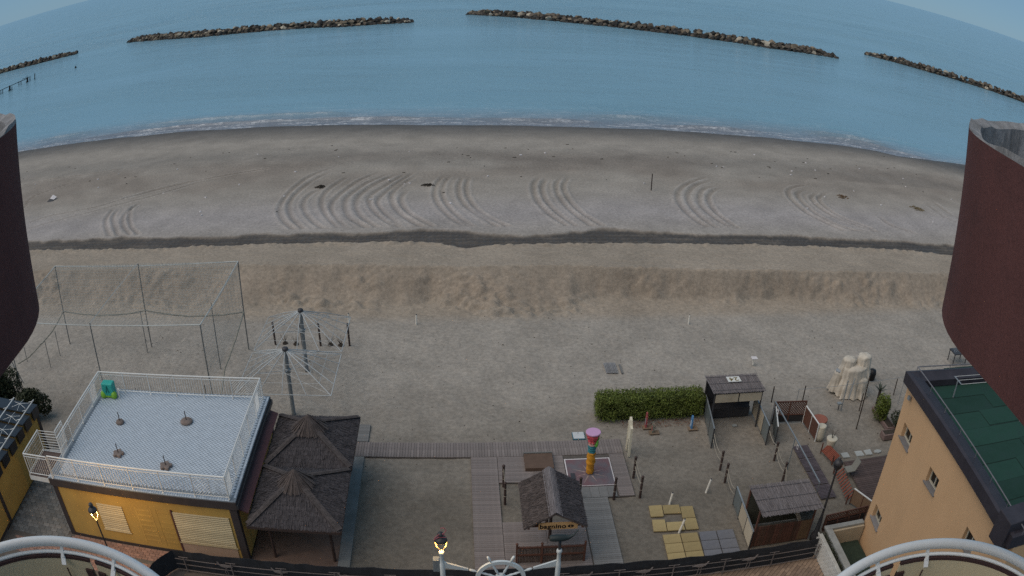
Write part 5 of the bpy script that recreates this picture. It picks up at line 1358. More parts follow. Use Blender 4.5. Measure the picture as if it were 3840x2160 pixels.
# windows cut as real openings: wall built as strips around them
def wall_facet(p, q, wins, z0, z1, name='wall'):
    d = (q-p); L = d.length; e = d/L; n_ = Vector((-abs(e.y), 0)) ; n_ = Vector((e.y, -e.x))
    if n_.x > 0: n_ = -n_
    def W(s, z, dep=0): v = p+e*s-n_*dep; return (v.x, v.y, z)
    ss = sorted({0, L, *[w[0] for w in wins], *[w[1] for w in wins]}); zs = sorted({z0, z1, *[w[2] for w in wins], *[w[3] for w in wins]})
    m_ = MB()
    for i in range(len(ss)-1):
        for j in range(len(zs)-1):
            sm, zm = (ss[i]+ss[i+1])/2, (zs[j]+zs[j+1])/2
            if any(w[0] < sm < w[1] and w[2] < zm < w[3] for w in wins): continue
            m_.quad(W(ss[i], zs[j]), W(ss[i+1], zs[j]), W(ss[i+1], zs[j+1]), W(ss[i], zs[j+1]))
    for s0, s1, za, zb_ in wins:
        D = .24
        m_.quad(W(s0, za), W(s0, zb_), W(s0, zb_, D), W(s0, za, D)).quad(W(s1, za), W(s1, zb_), W(s1, zb_, D), W(s1, za, D)).quad(W(s0, zb_), W(s1, zb_), W(s1, zb_, D), W(s0, zb_, D))
    m_.build(name, ORANGE, OB)
    for s0, s1, za, zb_ in wins:
        D = .22
        wn_ = MB(); fw = .055
        for a_, b_ in (((s0, za+.03), (s1, za+.03)), ((s0, zb_-fw/2), (s1, zb_-fw/2))): wn_.bar(W(a_[0], a_[1], D-.03), W(b_[0], b_[1], D-.03), .05, fw)
        for s_ in (s0+fw/2, s1-fw/2, (s0+s1)/2): wn_.bar(W(s_, za+.06, D-.028), W(s_, zb_-fw, D-.028), .045, fw, up=(e.x, e.y, 0))
        fo_ = wn_.build('window', CREAMPOT, OB)
        MB().quad(W(s0, za, D), W(s1, za, D), W(s1, zb_, D), W(s0, zb_, D)).build('pane', M('window_glass', (.010, .011, .012), .08, .1, 1, 5, 0, spec=.6) if 'window_glass' not in bpy.data.materials else bpy.data.materials['window_glass'], fo_)
        MB().slab([W(s0-.07, za-.02, -.07), W(s1+.07, za-.02, -.07), W(s1+.07, za-.02, .2), W(s0-.07, za-.02, .2)], .04).build('sill', M('sill_stone', (.20, .195, .20), .7, .15) if 'sill_stone' not in bpy.data.materials else bpy.data.materials['sill_stone'], fo_)
def win(fn, pts, p, q):
    d = (q-p); L = d.length; e = d/L; S, Z = [], []
    for a_ in pts:
        x_, y_ = fn.px(*a_); rd = ray(x_, y_)
        # intersect with the vertical plane through p along e
        nx, ny = e.y, -e.x; t_ = (p.x*nx+p.y*ny)/(rd[0]*nx+rd[1]*ny); hit = (rd[0]*t_, rd[1]*t_, CAMZ+rd[2]*t_)
        S.append((hit[0]-p.x)*e.x+(hit[1]-p.y)*e.y); Z.append(hit[2])
    return (S[0]+S[3])/2, (S[1]+S[2])/2, (Z[2]+Z[3])/2, (Z[0]+Z[1])/2
wA = win(q3, ((1140,835),(1225,965),(1175,1120),(1085,975)), ca, cb_)
wB = win(q4, ((877,530),(945,675),(890,815),(820,655)), ca, cb_)
wC = win(q4, ((1505,95),(1600,250),(1535,420),(1435,240)), cb_, cc)
wD = (wC[0]+3.4, wC[1]+3.4, wC[2], wC[3])
wE = (wC[0], wC[1], wB[2], wB[3])
wall_facet(ca, cb_, [wA, wB], -.1, zE); wall_facet(cb_, cc, [wC, wD], -.1, zE)
m_ = MB()
for p_, q_ in ((cc, walls[3]), (walls[3], walls[4]), (walls[4], ca)): m_.quad((p_.x, p_.y, -.1), (q_.x, q_.y, -.1), (q_.x, q_.y, zE), (p_.x, p_.y, zE))
m_.build('wall', ORANGE, OB)
PARM = M('dark_parapet', (.036, .033, .042), .55, .2, 2, 40, .15, stain=(.06, .055, .065), stain_amt=.5)
# parapet: fascia outside, sloping metal cap, roof inside
oa, oc_ = Vector((14.90, 20.62)), Vector((14.33, 11.0)); od, oe = Vector((24.9, 10.2)), Vector((25.6, 20.0))
outer = [oa, oc_, od, oe]
def inset(pts, w_):
    c_ = sum(pts, Vector((0, 0)))/len(pts); out = []
    n = len(pts)
    for i in range(n):
        p0, p1, p2 = pts[i-1], pts[i], pts[(i+1) % n]; e1 = (p1-p0).normalized(); e2 = (p2-p1).normalized()
        n1 = Vector((-e1.y, e1.x)); n2 = Vector((-e2.y, e2.x))
        if n1.dot(c_-p1) < 0: n1 = -n1
        if n2.dot(c_-p1) < 0: n2 = -n2
        b_ = (n1+n2); out.append(p1+b_*(w_/(1+n1.dot(n2))))
    return out
in1 = inset(outer, .12); in2 = inset(outer, .62)
def ringq(A, B, za, zb_, name, mat):
    m_ = MB(); n = len(A)
    for i in range(n):
        j = (i+1) % n; m_.quad((A[i].x, A[i].y, za), (A[j].x, A[j].y, za), (B[j].x, B[j].y, zb_), (B[i].x, B[i].y, zb_))
    return m_.build(name, mat, OB)
ringq(outer, outer, zE, zE+.42, 'fascia', PARM); ringq(outer, in1, zE+.42, zE+.45, 'parapet_edge', PARM); ringq(in1, in2, zE+.45, zE+.34, 'parapet_cap', PARM); ringq(in2, in2, zE+.34, zE+.1, 'parapet_inner', PARM)
MB().add([(q.x, q.y, zE) for q in outer]+[(q.x, q.y, zE) for q in (walls[0], walls[2], walls[3], walls[4])], [(0, 1, 5, 4), (1, 2, 6, 5), (2, 3, 7, 6), (3, 0, 4, 7)]).build('soffit', PARM, OB)
rt = MB().add([(q.x, q.y, zE+.06) for q in in2], [(0, 1, 2, 3)]).build('roof', M('roof_seam', (.010, .028, .022), .9), OB)
its = []; 
for j in range(10):
    y = 10.9+j*1.02; x0 = 15.25+(j % 2)*-.0; xs_ = [15.35, 17.2+(j % 3)*.9, 20.3+(j % 2)*1.2, 24.3]
    for i in range(3): its.append((((xs_[i]+xs_[i+1])/2, y+.5, zE+.066), (round(xs_[i+1]-xs_[i]-.05, 2), .98, .02), -.035))
pieces(rt, 'roof_sheet', its, [GROOF], 60)
SAFE = M('grey_rail', (.17, .17, .185), .5, .15)
p0, p1, p2 = Vector((15.35, 20.5, zE+.62)), Vector((14.75, 11.0, zE+.62)), Vector((25.0, 19.9, zE+.62))
m_ = MB().tube([p0, p1], .022, 6).tube([p0, p2], .022, 6)
for k in range(8): q = p0.lerp(p1, k/7); m_.tube([(q.x, q.y, zE+.35), q], .014, 5)
for k in range(1, 6): q = p0.lerp(p2, k/6); m_.tube([(q.x, q.y, zE+.35), q], .014, 5)
m_.build('roof_rail', SAFE, OB)
MB().rng(14.97, 15.06, 20.0, 20.14, zE-.42, zE-.28).build('vent_cover', GALV, OB)
MB().rng(14.2, 15.3, 11.25, 12.05, zE-.25, zE+.75).build('roof_block', PARM, OB, bevel=.03)
# clothes lines on the green roof
def airer(label, a, b, w_, n=4):
    t_ = thing('clothes_line', label, 'clothes line', (a.x, a.y, a.z-.0))
    d = (b-a).normalized(); s_ = Vector((-d.y, d.x, 0))*w_
    for q in (a, b):
        MB().tube([q-s_, q+s_], .025, 6).build('crossbar', GALV, t_); MB().tube([(q.x, q.y, zE+.08), q], .028, 6).build('post', GALV, t_)
    for k in range(n): o_ = s_*(-1+2*k/(n-1)); MB().tube([a+o_, (a+b)/2+o_-Vector((0, 0, .06)), b+o_], .008, 4).build('line', WHITE, t_)
airer('clothes line strung over the green roof near its seaward parapet', Vector((16.5, 19.1, zE+.75)), Vector((21.5, 19.0, zE+.75)), .28, 3)
airer('clothes line running along the green roof towards the promenade', Vector((18.8, 16.9, zE+.9)), Vector((18.2, 12.2, zE+.9)), .45, 4)
t_ = thing('roof_pipe', 'pair of short white pipes lying on the green roof', 'pipe', (20.4, 17.9, zE+.08)); MB().tube([(20.0, 18.0, zE+.2), (20.5, 18.15, zE+.22)], .06, 8).build('pipe', WHITE, t_); MB().tube([(20.2, 17.6, zE+.14), (20.6, 17.75, zE+.15)], .04, 8).build('pipe', WHITE, t_)

# ---------------------------------------------------------------- white brick planter at the orange wall
WP = thing('brick_planter', 'white painted brick planter wall with grey capping and dark bed', 'planter', (14.0, 19.2, 0))
MB().rng(12.98, 13.10, 17.4, 20.35, 0, .96).build('front_wall', M('white_joint', (.40, .40, .37), .9), WP)
fw_ = [o_ for o_ in COL.objects if o_.name.startswith('front_wall')][-1]
its = []
for j in range(8):
    for i in range(13): its.append(((12.975, 17.52+i*.23+(j % 2)*.11, .065+j*.118), (.02, .215, .105), 0))
pieces(fw_, 'brick', its, [WBRICK], 150)
CAP = M('stone_cap', (.27, .28, .27), .85, .2, 4, 40, .3, stain=(.16, .16, .15), stain_amt=.6)
MB().rng(13.28, 13.56, 17.4, 20.45, .93, 1.03).build('capping', CAP, WP, bevel=.01); MB().rng(13.28, 15.1, 20.46, 20.70, .93, 1.03).build('capping', CAP, WP, bevel=.01)
MB().rng(13.56, 15.1, 20.36, 20.46, -.05, .93).build('back_wall', M('planter_inner', (.40, .34, .25), .85, .1), WP); MB().rng(13.3, 13.54, 17.4, 20.4, 0, .93).build('inner_wall', CONC, WP)
MB().rng(13.57, 15.0, 17.3, 20.35, -.05, .22).build('bed', M('dark_green_bed', (.022, .035, .025), .95, .3, 5, 40, .4), WP)
m_ = MB(); leaves(m_, 900, lambda r: ((r.uniform(13.10, 13.29), r.uniform(17.4, 20.4), r.uniform(.7, 1.0)), (0, 0, 1)), .035, 51); m_.build('creeping_plant', LEAFD, WP)

# ---------------------------------------------------------------- black cloth fence along the promenade
BF = thing('promenade_fence', 'long black cloth fence with rails and metal bird ornaments along the promenade', 'fence', (1.2, 20.0, 0))
def cloth_strip(pts, z0, z1, parent, name='cloth'):
    m_ = MB(); r = random.Random(4); row = []
    for i, (x, y) in enumerate(pts): row.append((x, y, z0+r.uniform(-.01, .01), z1+r.uniform(-.035, .035)))
    for i in range(len(row)-1):
        a, b = row[i], row[i+1]
        m_.quad((a[0], a[1], a[2]), (b[0], b[1], b[2]), (b[0], b[1]+.0, b[3]), (a[0], a[1], a[3]))
        m_.quad((a[0], a[1], a[3]), (b[0], b[1], b[3]), (b[0], b[1]+.05, b[3]-.03), (a[0], a[1]+.05, a[3]-.03))
        m_.quad((a[0], a[1]+.05, a[3]-.03), (b[0], b[1]+.05, b[3]-.03), (b[0], b[1]+.03, b[2]), (a[0], a[1]+.03, a[2]))
    return m_.build(name, BLACKCL, parent)
r = random.Random(8)
cloth_strip([(-10.75+i*.4, 20.03+r.uniform(-.025, .025)) for i in range(60)], .06, 1.0, BF)
cloth_strip([(-10.75, 20.03), (-10.95, 19.8), (-11.15, 19.5), (-11.35, 19.1), (-11.5, 18.6)], .06, 1.0, BF)
RLM = M('grey_brown_rail', (.16, .14, .135), .6, .2)
for z in (.12, .40, .66): MB().tube([(-10.7, 19.93, z), (13.0, 19.93, z)], .016, 6).build('rail', RLM, BF)
for k in range(13):
    x = -10.3+k*1.93; MB().bar((x, 19.90, 0), (x, 19.90, .80), .035, .035).bar((x-.2, 19.90, .80), (x+.2, 19.90, .80), .02, .015).build('post', RLM, BF)
ORN = M('grey_metal_ornament', (.24, .21, .20), .6, .2)
prof = [(-.30, .02), (-.18, .05), (-.08, .10), (.05, .12), (.16, .08), (.22, .12), (.26, .20), (.31, .21), (.30, .17), (.27, .10), (.20, .0), (.06, -.05), (-.08, -.03), (-.18, .0)]
for k, x in enumerate((-8.6, -6.5, -4.1, 6.0, 8.05, 9.95, 3.9)):
    s_ = -1 if x < 0 else 1; m_ = MB(); pts = [(x+s_*a_, 19.905, .60+b_) for a_, b_ in prof]; n = len(pts)
    m_.add(pts+[(p_[0], 19.893, p_[2]) for p_ in pts], [tuple(range(n)), tuple(range(n, 2*n))[::-1]]+[(i, n+i, n+(i+1) % n, (i+1) % n) for i in range(n)])
    m_.bar((x-.02, 19.90, .58), (x-.06*s_, 19.90, .14), .014).bar((x+.05, 19.90, .58), (x+.08*s_, 19.90, .30), .014).bar((x+.08*s_, 19.90, .30), (x+.02*s_, 19.90, .14), .014)
    m_.build('bird_ornament', ORN, BF)

# ---------------------------------------------------------------- gate with ship's wheel
GT = thing('wheel_gate', 'white gate poles with arms holding a ship wheel', 'gate', (.97, 17.5, 0))
GW = M('gate_white', (.60, .65, .66), .5, .07, 4, 40, .1, stain=(.42, .44, .44), stain_amt=.3)
pl0, pl1 = (-.705, 4.20), (2.645, 4.18)
for x, zt in (pl0, pl1):
    MB().lathe((x, 17.5, 0), [(.075, 0), (.075, zt-.55), (.06, zt-.5), (.06, zt-.16), (.075, zt-.14), (.085, zt-.08), (.07, zt-.02), (.03, zt)], 14).build('pole', GW, GT, smooth=True)
wc = Vector((.98, 17.5, 3.03)); R_ = .735
m_ = MB(); n = 56
prof_ = [(R_, -.04), (R_, .04), (R_-.12, .04), (R_-.12, -.04)]
for k in range(n):
    a = 2*math.pi*k/n
    for rr, dy in prof_: m_.v.append((wc.x+rr*math.cos(a), wc.y+dy, wc.z+rr*math.sin(a)))
for k in range(n):
    for j in range(4): m_.f.append((k*4+j, k*4+(j+1) % 4, ((k+1) % n)*4+(j+1) % 4, ((k+1) % n)*4+j))
whl = m_.build('wheel_rim', GW, GT)
MB().tube([(wc.x, wc.y-.07, wc.z), (wc.x, wc.y+.07, wc.z)], .16, 20).build('hub', GW, whl)
for k in range(8):
    a = math.pi/8+k*math.pi/4; d = Vector((math.cos(a), 0, math.sin(a)))
    ds = [.12, .25, .32, .40, .48, .56, R_-.1]; rs = [.032, .03, .045, .03, .042, .03, .035]
    MB().tube([wc+d*s_ for s_ in ds], rs, 10).build('spoke', GW, whl, smooth=True)
    MB().tube([wc+d*s_ for s_ in (R_-.02, R_+.06, R_+.12, R_+.2, R_+.25)], [.026, .03, .046, .042, .03], 10).build('handle', GW, whl, smooth=True)
for sgn, (x, zt) in ((1, pl0), (-1, pl1)):
    end = wc+Vector((-sgn*math.cos(math.pi/8), 0, math.sin(math.pi/8)))*(R_+.28)
    z_ = zt-.56
    MB().add([(x+sgn*.06, 17.47, z_+.10), (x+sgn*.06, 17.53, z_+.10), (x+sgn*.06, 17.53, z_-.14), (x+sgn*.06, 17.47, z_-.14), (end.x, 17.475, end.z+.035), (end.x, 17.525, end.z+.035), (end.x, 17.525, end.z-.035), (end.x, 17.475, end.z-.035)],
             [(0, 1, 2, 3), (7, 6, 5, 4), (0, 4, 5, 1), (1, 5, 6, 2), (2, 6, 7, 3), (3, 7, 4, 0)]).build('arm', GW, GT)
MB().rng(-.98, -.78, 17.55, 17.75, 3.25, 3.75).build('junction_box', GALV, GT, bevel=.02)
lamp_head(GT, -.705, 17.5, 4.2, .95, 40)
PKW = M('pink_wire', (.36, .10, .12), .5)
MB().tube([(-.70, 17.42, 4.62), (-.80, 17.44, 4.75), (-.72, 17.46, 4.86), (-.60, 17.46, 4.93), (-.54, 17.48, 5.02), (-.60, 17.5, 5.10), (-.70, 17.5, 5.08)], .014, 6).tube([(-.9, 17.42, 4.70), (-.75, 17.42, 4.80), (-.55, 17.44, 4.78)], .012, 6).tube([(-.88, 17.42, 4.76), (-.74, 17.44, 4.90), (-.58, 17.46, 4.86)], .012, 6).build('pink_bird_wire', PKW, GT)
fs = MB(); fx, fz = 2.66, 4.62
MB().tube([(2.645, 17.5, 4.15), (2.645, 17.5, 4.45)], .045, 8).build('stem', DARKMET, GT)
segs = [(-.32, .10), (-.26, .135), (-.1, .15), (.08, .14), (.22, .09), (.36, .05), (.48, .03)]
ringn = 12; b0_ = len(fs.v)
for i, (dx, r__) in enumerate(segs):
    zz = fz + max(0, dx-.2)*.9*max(0, dx-.2)/.3*1.2
    for k in range(ringn): a = 2*math.pi*k/ringn; fs.v.append((fx+dx, 17.5+r__*.8*math.cos(a), zz+r__*.75*math.sin(a)))
for i in range(len(segs)-1):
    for k in range(ringn): fs.f.append((i*ringn+k, i*ringn+(k+1) % ringn, (i+1)*ringn+(k+1) % ringn, (i+1)*ringn+k))
fs.f.append(tuple(range(ringn))[::-1]); tl_ = (fx+.48, 17.5, fz+.12*.9)
fs.add([(tl_[0]-.02, 17.5, tl_[2]-.02), (tl_[0]+.22, 17.40, tl_[2]+.18), (tl_[0]+.10, 17.5, tl_[2]+.05), (tl_[0]+.24, 17.60, tl_[2]+.02)], [(0, 1, 2), (0, 2, 3)])
fs.build('fish_figure', M('dark_green_metal', (.022, .032, .034), .5, .2), GT, smooth=True)

# ---------------------------------------------------------------- hotel: facade, maroon parapets, round balconies
HO = thing('hotel', 'hotel front with maroon rounded parapets and round white-railed balconies', 'hotel', (0, -.8, 0))
MB().rng(-16, 16, -12, -.45, 0, 18.9).build('facade', M('hotel_wall', (.74, .71, .66), .9, .08), HO)
def parapet(cx_, cy_, r_, z0, z1, th=.055):
    def prof_u(rr):
        pts = [(cx_+rr, -.45)]
        for k in range(33): a = math.pi*k/32; pts.append((cx_+rr*math.cos(a), cy_+rr*math.sin(a)))
        pts.append((cx_-rr, -.45)); return pts
    A, B = prof_u(r_), prof_u(r_-th); n = len(A); m_ = MB()
    for i in range(n-1): m_.quad((*A[i], z0), (*A[i+1], z0), (*A[i+1], z1-.012), (*A[i], z1-.012))
    m_.add([(*q, z0) for q in A], [tuple(range(n))[::-1]])
    pr_ = m_.build('parapet', WALLBR, HO, smooth=False)
    m_ = MB(); r = random.Random(2); zs_ = [z1+r.uniform(-.012, .012) for _ in A]
    for i in range(n-1):
        m_.quad((*A[i], z1-.012), (*A[i+1], z1-.012), (*[c2 for c2 in ((A[i+1][0]*.96+B[i+1][0]*.04), (A[i+1][1]*.96+B[i+1][1]*.04))], zs_[i+1]), (*[c2 for c2 in ((A[i][0]*.96+B[i][0]*.04), (A[i][1]*.96+B[i][1]*.04))], zs_[i]))
        m_.quad((A[i][0]*.96+B[i][0]*.04, A[i][1]*.96+B[i][1]*.04, zs_[i]), (A[i+1][0]*.96+B[i+1][0]*.04, A[i+1][1]*.96+B[i+1][1]*.04, zs_[i+1]), (*B[i+1], zs_[i+1]-.02), (*B[i], zs_[i]-.02))
        m_.quad((*B[i], zs_[i]-.02), (*B[i+1], zs_[i+1]-.02), (*B[i+1], z0+.1), (*B[i], z0+.1))
    m_.add([(*q, z0+.1) for q in B], [tuple(range(n))])
    m_.build('parapet_lining', CEMENT, HO)
TANA = .235
def place(az_t, sgn, t_, topel, botel):
    al = math.atan(TANA); D_ = t_/math.cos(al); azc = math.radians(az_t)+sgn*al
    parapet(D_*math.sin(azc), D_*math.cos(azc), t_*TANA, CAMZ-t_*math.tan(math.radians(botel)), CAMZ-t_*math.tan(math.radians(topel)))
place(37.72, 1, 3.0, 7.45, 20.7)
place(-34.28, -1, 3.0, 7.35, 20.8)
DZB = 2.6
RLW = M('balcony_rail_white', (.84, .87, .88), .4, .05, 3, 30, .05)
def balcony(cx_, cy_, ro, gap, brk, name):
    t_ = MB().prism([(cx_+(ro+.05)*math.cos(a_*math.pi/16), cy_+(ro+.05)*math.sin(a_*math.pi/16)) for a_ in range(17)]+[(cx_-ro-.05, -.45), (cx_+ro+.05, -.45)], CAMZ-DZB-1.25, CAMZ-DZB-1.08).build('balcony', CONC, HO)
    zr_ = CAMZ-DZB; rc = ro-.034
    def U(rr, z, a0=-.15, a1=math.pi+.15, n=64): return [(cx_+rr*math.cos(a0+(a1-a0)*k/n), cy_+rr*math.sin(a0+(a1-a0)*k/n), z) for k in range(n+1)]
    MB().tube([(cx_+rc, -.45, zr_)]+U(rc, zr_, 0, math.pi)+[(cx_-rc, -.45, zr_)], .030, 14).build('handrail', RLW, t_, smooth=True)
    MB().tube(U(rc-.030, zr_-.050, 0, math.pi), .011, 8).build('panel_top_rail', RLW, t_, smooth=True)
    rp = rc-.035
    def curved(a0, a1, z0, z1, rr, th, mat, nm):
        m_ = MB(); n = max(4, int((a1-a0)/.06))
        for k in range(n):
            A0, A1 = a0+(a1-a0)*k/n, a0+(a1-a0)*(k+1)/n
            for q in (rr, rr-th):
                m_.quad((cx_+q*math.cos(A0), cy_+q*math.sin(A0), z0), (cx_+q*math.cos(A1), cy_+q*math.sin(A1), z0), (cx_+q*math.cos(A1), cy_+q*math.sin(A1), z1), (cx_+q*math.cos(A0), cy_+q*math.sin(A0), z1))
            for z in (z0, z1): m_.quad((cx_+rr*math.cos(A0), cy_+rr*math.sin(A0), z), (cx_+rr*math.cos(A1), cy_+rr*math.sin(A1), z), (cx_+(rr-th)*math.cos(A1), cy_+(rr-th)*math.sin(A1), z), (cx_+(rr-th)*math.cos(A0), cy_+(rr-th)*math.sin(A0), z))
        for A0 in (a0, a1): m_.quad((cx_+rr*math.cos(A0), cy_+rr*math.sin(A0), z0), (cx_+(rr-th)*math.cos(A0), cy_+(rr-th)*math.sin(A0), z0), (cx_+(rr-th)*math.cos(A0), cy_+(rr-th)*math.sin(A0), z1), (cx_+rr*math.cos(A0), cy_+rr*math.sin(A0), z1))
        return m_.build(nm, mat, t_)
    FRM = bpy.data.materials.get('balcony_frame') or M('balcony_frame', (.075, .042, .042), .55, .12, 3, 40, .1)
    PNL = bpy.data.materials.get('balcony_panel') or M('balcony_panel', (.78, .68, .47), .5, .05, 2, 60, .05)
    g0, g1 = gap
    for a0, a1 in ((-.1, g0), (g1, math.pi+.1)):
        curved(a0, a1, zr_-1.0, zr_-.084, rp, .012, PNL, 'panel'); curved(a0, a1, zr_-.084, zr_-.064, rp+.004, .018, FRM, 'frame_top'); curved(a0, a1, zr_-1.05, zr_-1.0, rp+.004, .022, FRM, 'frame_bottom')
        for aa in (a0, a1):
            w_ = .055; b0__, b1__ = (aa, aa+w_) if aa == a0 else (aa-w_, aa); curved(b0__, b1__, zr_-1.0, zr_-.135, rp+.003, .03, FRM, 'frame_stile')
    for a_ in brk:
        c_, s_ = math.cos(a_), math.sin(a_); o_ = Vector((cx_, cy_, 0)); e_ = Vector((c_, s_, 0))
        MB().bar(o_+e_*(rp-.05)+Vector((0, 0, zr_-.10)), o_+e_*(rp-.012)+Vector((0, 0, zr_-.065)), .03, .008).bar(o_+e_*(rp-.02)+Vector((0, 0, zr_-.07)), o_+e_*rc+Vector((0, 0, zr_-.01)), .02, .014).build('bracket', RLW, t_)
        MB().tube([o_+e_*(rp-.03)+Vector((0, 0, zr_-.14)), o_+e_*(rp-.03)+Vector((0, 0, zr_-.24))], .005, 6).build('bolt_rod', FRM, t_)
def bang(fn, px, c_):
    q = P(*fn.px(*px), CAMZ-DZB-.1); return math.atan2(q.y-c_[1], q.x-c_[0])
cL = (-.7765*DZB, .6635*DZB); cR = (.8505*DZB, .6225*DZB)
balcony(*cL, .3699*DZB, sorted((bang(q6, (1140, 440), cL), bang(q6, (1225, 440), cL))), [bang(q6, (815, 350), cL), bang(q6, (1485, 520), cL)], 'l')
balcony(*cR, .3600*DZB, sorted((bang(q4, (975, 1150), cR), bang(q4, (1070, 1110), cR))), [bang(q4, (1390, 1050), cR), bang(q4, (760, 1210), cR)], 'r')

# ---------------------------------------------------------------- rock breakwaters
RM = [M('dark_wet_rock', (.040, .037, .033), .75, .4, 1.2, 10, .6, .05, rand=.35), M('brown_rock', (.105, .088, .070), .85, .35, 1.2, 10, .6, .05, rand=.3),
      M('tan_rock', (.20, .165, .120), .9, .3, 1.2, 10, .6, .05, rand=.25), M('cream_rock', (.40, .36, .285), .9, .2, 1.2, 10, .5, .05, rand=.2)]
def rock_mesh(seed):
    r = random.Random(seed); bm = bmesh.new()
    for _ in range(15):
        v = Vector((r.gauss(0, 1), r.gauss(0, 1), r.gauss(0, 1))).normalized()
        bm.verts.new((v.x*r.uniform(.75, 1.15), v.y*r.uniform(.65, .95), v.z*r.uniform(.55, .85)))
    bmesh.ops.convex_hull(bm, input=bm.verts)
    bmesh.ops.delete(bm, geom=[v for v in bm.verts if not v.link_faces], context='VERTS')
    return bm
ROCKS = []
for mi, m in enumerate(RM):
    for k in range(5):
        bm = rock_mesh(mi*10+k+1); me = bpy.data.meshes.new('rock'); bm.to_mesh(me); bm.free(); me.materials.append(m); ROCKS.append(me)
def breakwater(label, pts, seed, bright=.5, limit=300):
    pts = [Vector(q[:2]) for q in pts]; c = sum(pts, Vector((0, 0)))/len(pts)
    t_ = thing('breakwater', label, 'breakwater', (c.x, c.y, -.5), 'rock breakwaters off the beach')
    r = random.Random(seed); its = []
    for i in range(len(pts)-1):
        a, b = pts[i], pts[i+1]; d = b-a; L = d.length; e = d/L; n_ = Vector((-e.y, e.x))
        if n_.y < 0: n_ = -n_
        s_ = 0
        while s_ < L:
            endf = min(1, (s_+.5)/6 if i == 0 else 1, (L-s_+.5)/6 if i == len(pts)-2 else 1); endf = max(.35, endf)
            for off, z, sz in ((.3, -.35, .75), (1.3, .15, .85), (2.3, .75, .95), (3.5, 1.05, .95), (4.8, .7, .9)):
                sz *= r.uniform(.8, 1.45); q = a+e*(s_+r.uniform(-.5, .5))+n_*(off+r.uniform(-.3, .3))
                its.append((q, -.5+(z+r.uniform(-.2, .25)+.15)*endf, sz, off))
            s_ += 1.6
    cm = MB()
    for i in range(len(pts)-1):
        a, b = pts[i], pts[i+1]; e = (b-a).normalized(); n_ = Vector((-e.y, e.x))
        if n_.y < 0: n_ = -n_
        cm.add([(q.x, q.y, z_) for q, z_ in ((a+n_*.6, -1.2), (a+n_*1.9, .05), (a+n_*4.4, .2), (a+n_*6.0, -1.2), (b+n_*.6, -1.2), (b+n_*1.9, .05), (b+n_*4.4, .2), (b+n_*6.0, -1.2))], [(0, 1, 5, 4), (1, 2, 6, 5), (2, 3, 7, 6), (0, 3, 2, 1), (4, 5, 6, 7)])
    cm.build('rubble_core', RM[0], t_)
    its.sort(key=lambda it: (it[3] > 4.5, it[0].length))
    rest = MB()
    for k, (q, z, sz, off) in enumerate(its):
        u = r.random(); low = off < .8
        tone = 0 if (low or u < .34) else 1 if u < .62 else 2 if u < .62+.26*(bright+.3) else 3 if u < .62+.26*(bright+.3)+.16*bright else 1
        me = ROCKS[tone*5+r.randrange(5)]
        R_m = Matrix.Rotation(r.uniform(0, 6.28), 4, 'Z') @ Matrix.Rotation(r.uniform(-.35, .35), 4, 'X')
        if k < limit:
            o = bpy.data.objects.new('rock', me); COL.objects.link(o); o.parent = t_
            o.matrix_local = Matrix.Translation((q.x-c.x, q.y-c.y, z+.5)) @ R_m @ Matrix.Scale(sz, 4)
        else:
            Mx = Matrix.Translation((q.x, q.y, z)) @ R_m @ Matrix.Scale(sz, 4)
            rest.add([Mx @ v.co for v in me.vertices], [tuple(p.vertices) for p in me.polygons])
    if rest.v:
        o = rest.build('rock_rest', RM[0], t_); o['kind'] = 'stuff'
breakwater('rock breakwater with pale boulders, off the net cage end of the beach', [P(472, 161, -.5), P(760, 140, -.5), P(1032, 114, -.5), P(1300, 101, -.5), P(1555, 85, -.5)], 1, .85)
breakwater('long dark rock breakwater running out in front of the boardwalk', [P(1748, 55, -.5), P(1900, 64, -.5), P(2240, 97, -.5), P(2577, 136, -.5), P(2880, 180, -.5), P(3138, 219, -.5)], 2, .55)
breakwater('short rock breakwater beyond the ruined jetty', [P(275, 206, -.5), P(130, 243, -.5), P(0, 277, -.5), P(-120, 312, -.5)], 3, .4)
breakwater('dark rock breakwater beyond the orange building side', [P(3250, 207, -.5), P(3480, 270, -.5), P(3700, 336, -.5), P(3845, 387, -.5), P(4000, 445, -.5)], 4, .3)
# ruined jetty
JT = thing('ruined_jetty', 'ruined wooden jetty with a single beam on posts in the water', 'jetty', (-129.6, 190, -.5))
JW = M('old_black_timber', (.022, .024, .024), .9, .4)
g = lambda x, y: g5(x, y, -.5)
A_, B_ = g(20, 960), g(760, 630)
for (x, y, w_, h_) in ((945, 560, .16, 1.85), (745, 640, .34, 1.5), (815, 590, .14, 1.3), (515, 720, .12, 1.15), (572, 705, .12, 1.2), (265, 870, .34, 1.45), (325, 860, .14, 1.1), (25, 965, .12, 1.1), (75, 945, .12, 1.1)):
    q = g(x, y); MB().tube([(q.x, q.y, -1.2), (q.x, q.y, .3+h_*.2), (q.x+.05, q.y, -.5+h_)], w_, 7).lathe((q.x, q.y, -.45), [(w_*1.5, 0), (w_*1.3, .25), (w_, .35)], 7).build('pile', JW, JT)
zb_ = .55
d_ = (B_-A_); s0 = A_-d_*.6
MB().bar((s0.x, s0.y, zb_), (B_.x, B_.y, zb_+.1), .28, .16).build('beam', JW, JT)
MB().bar((B_.x-2.2, B_.y-.5, zb_+.25), (B_.x+.3, B_.y+.2, zb_+.35), .4, .12).bar((B_.x-1.0, B_.y, zb_+.1), (B_.x-.6, B_.y, zb_+.9), .08).bar((B_.x+.2, B_.y, zb_+.1), (B_.x-.2, B_.y, zb_+.95), .08).build('broken_deck', JW, JT)
q = g(2055, 250); solo(MB().lathe((q.x, q.y, -.75), [(.15, 0), (.33, .2), (.36, .45), (.2, .75), (.1, .85), (0, .9)], 12), 'buoy', JW, 'small dark buoy floating before the breakwater', 'buoy', smooth=True)

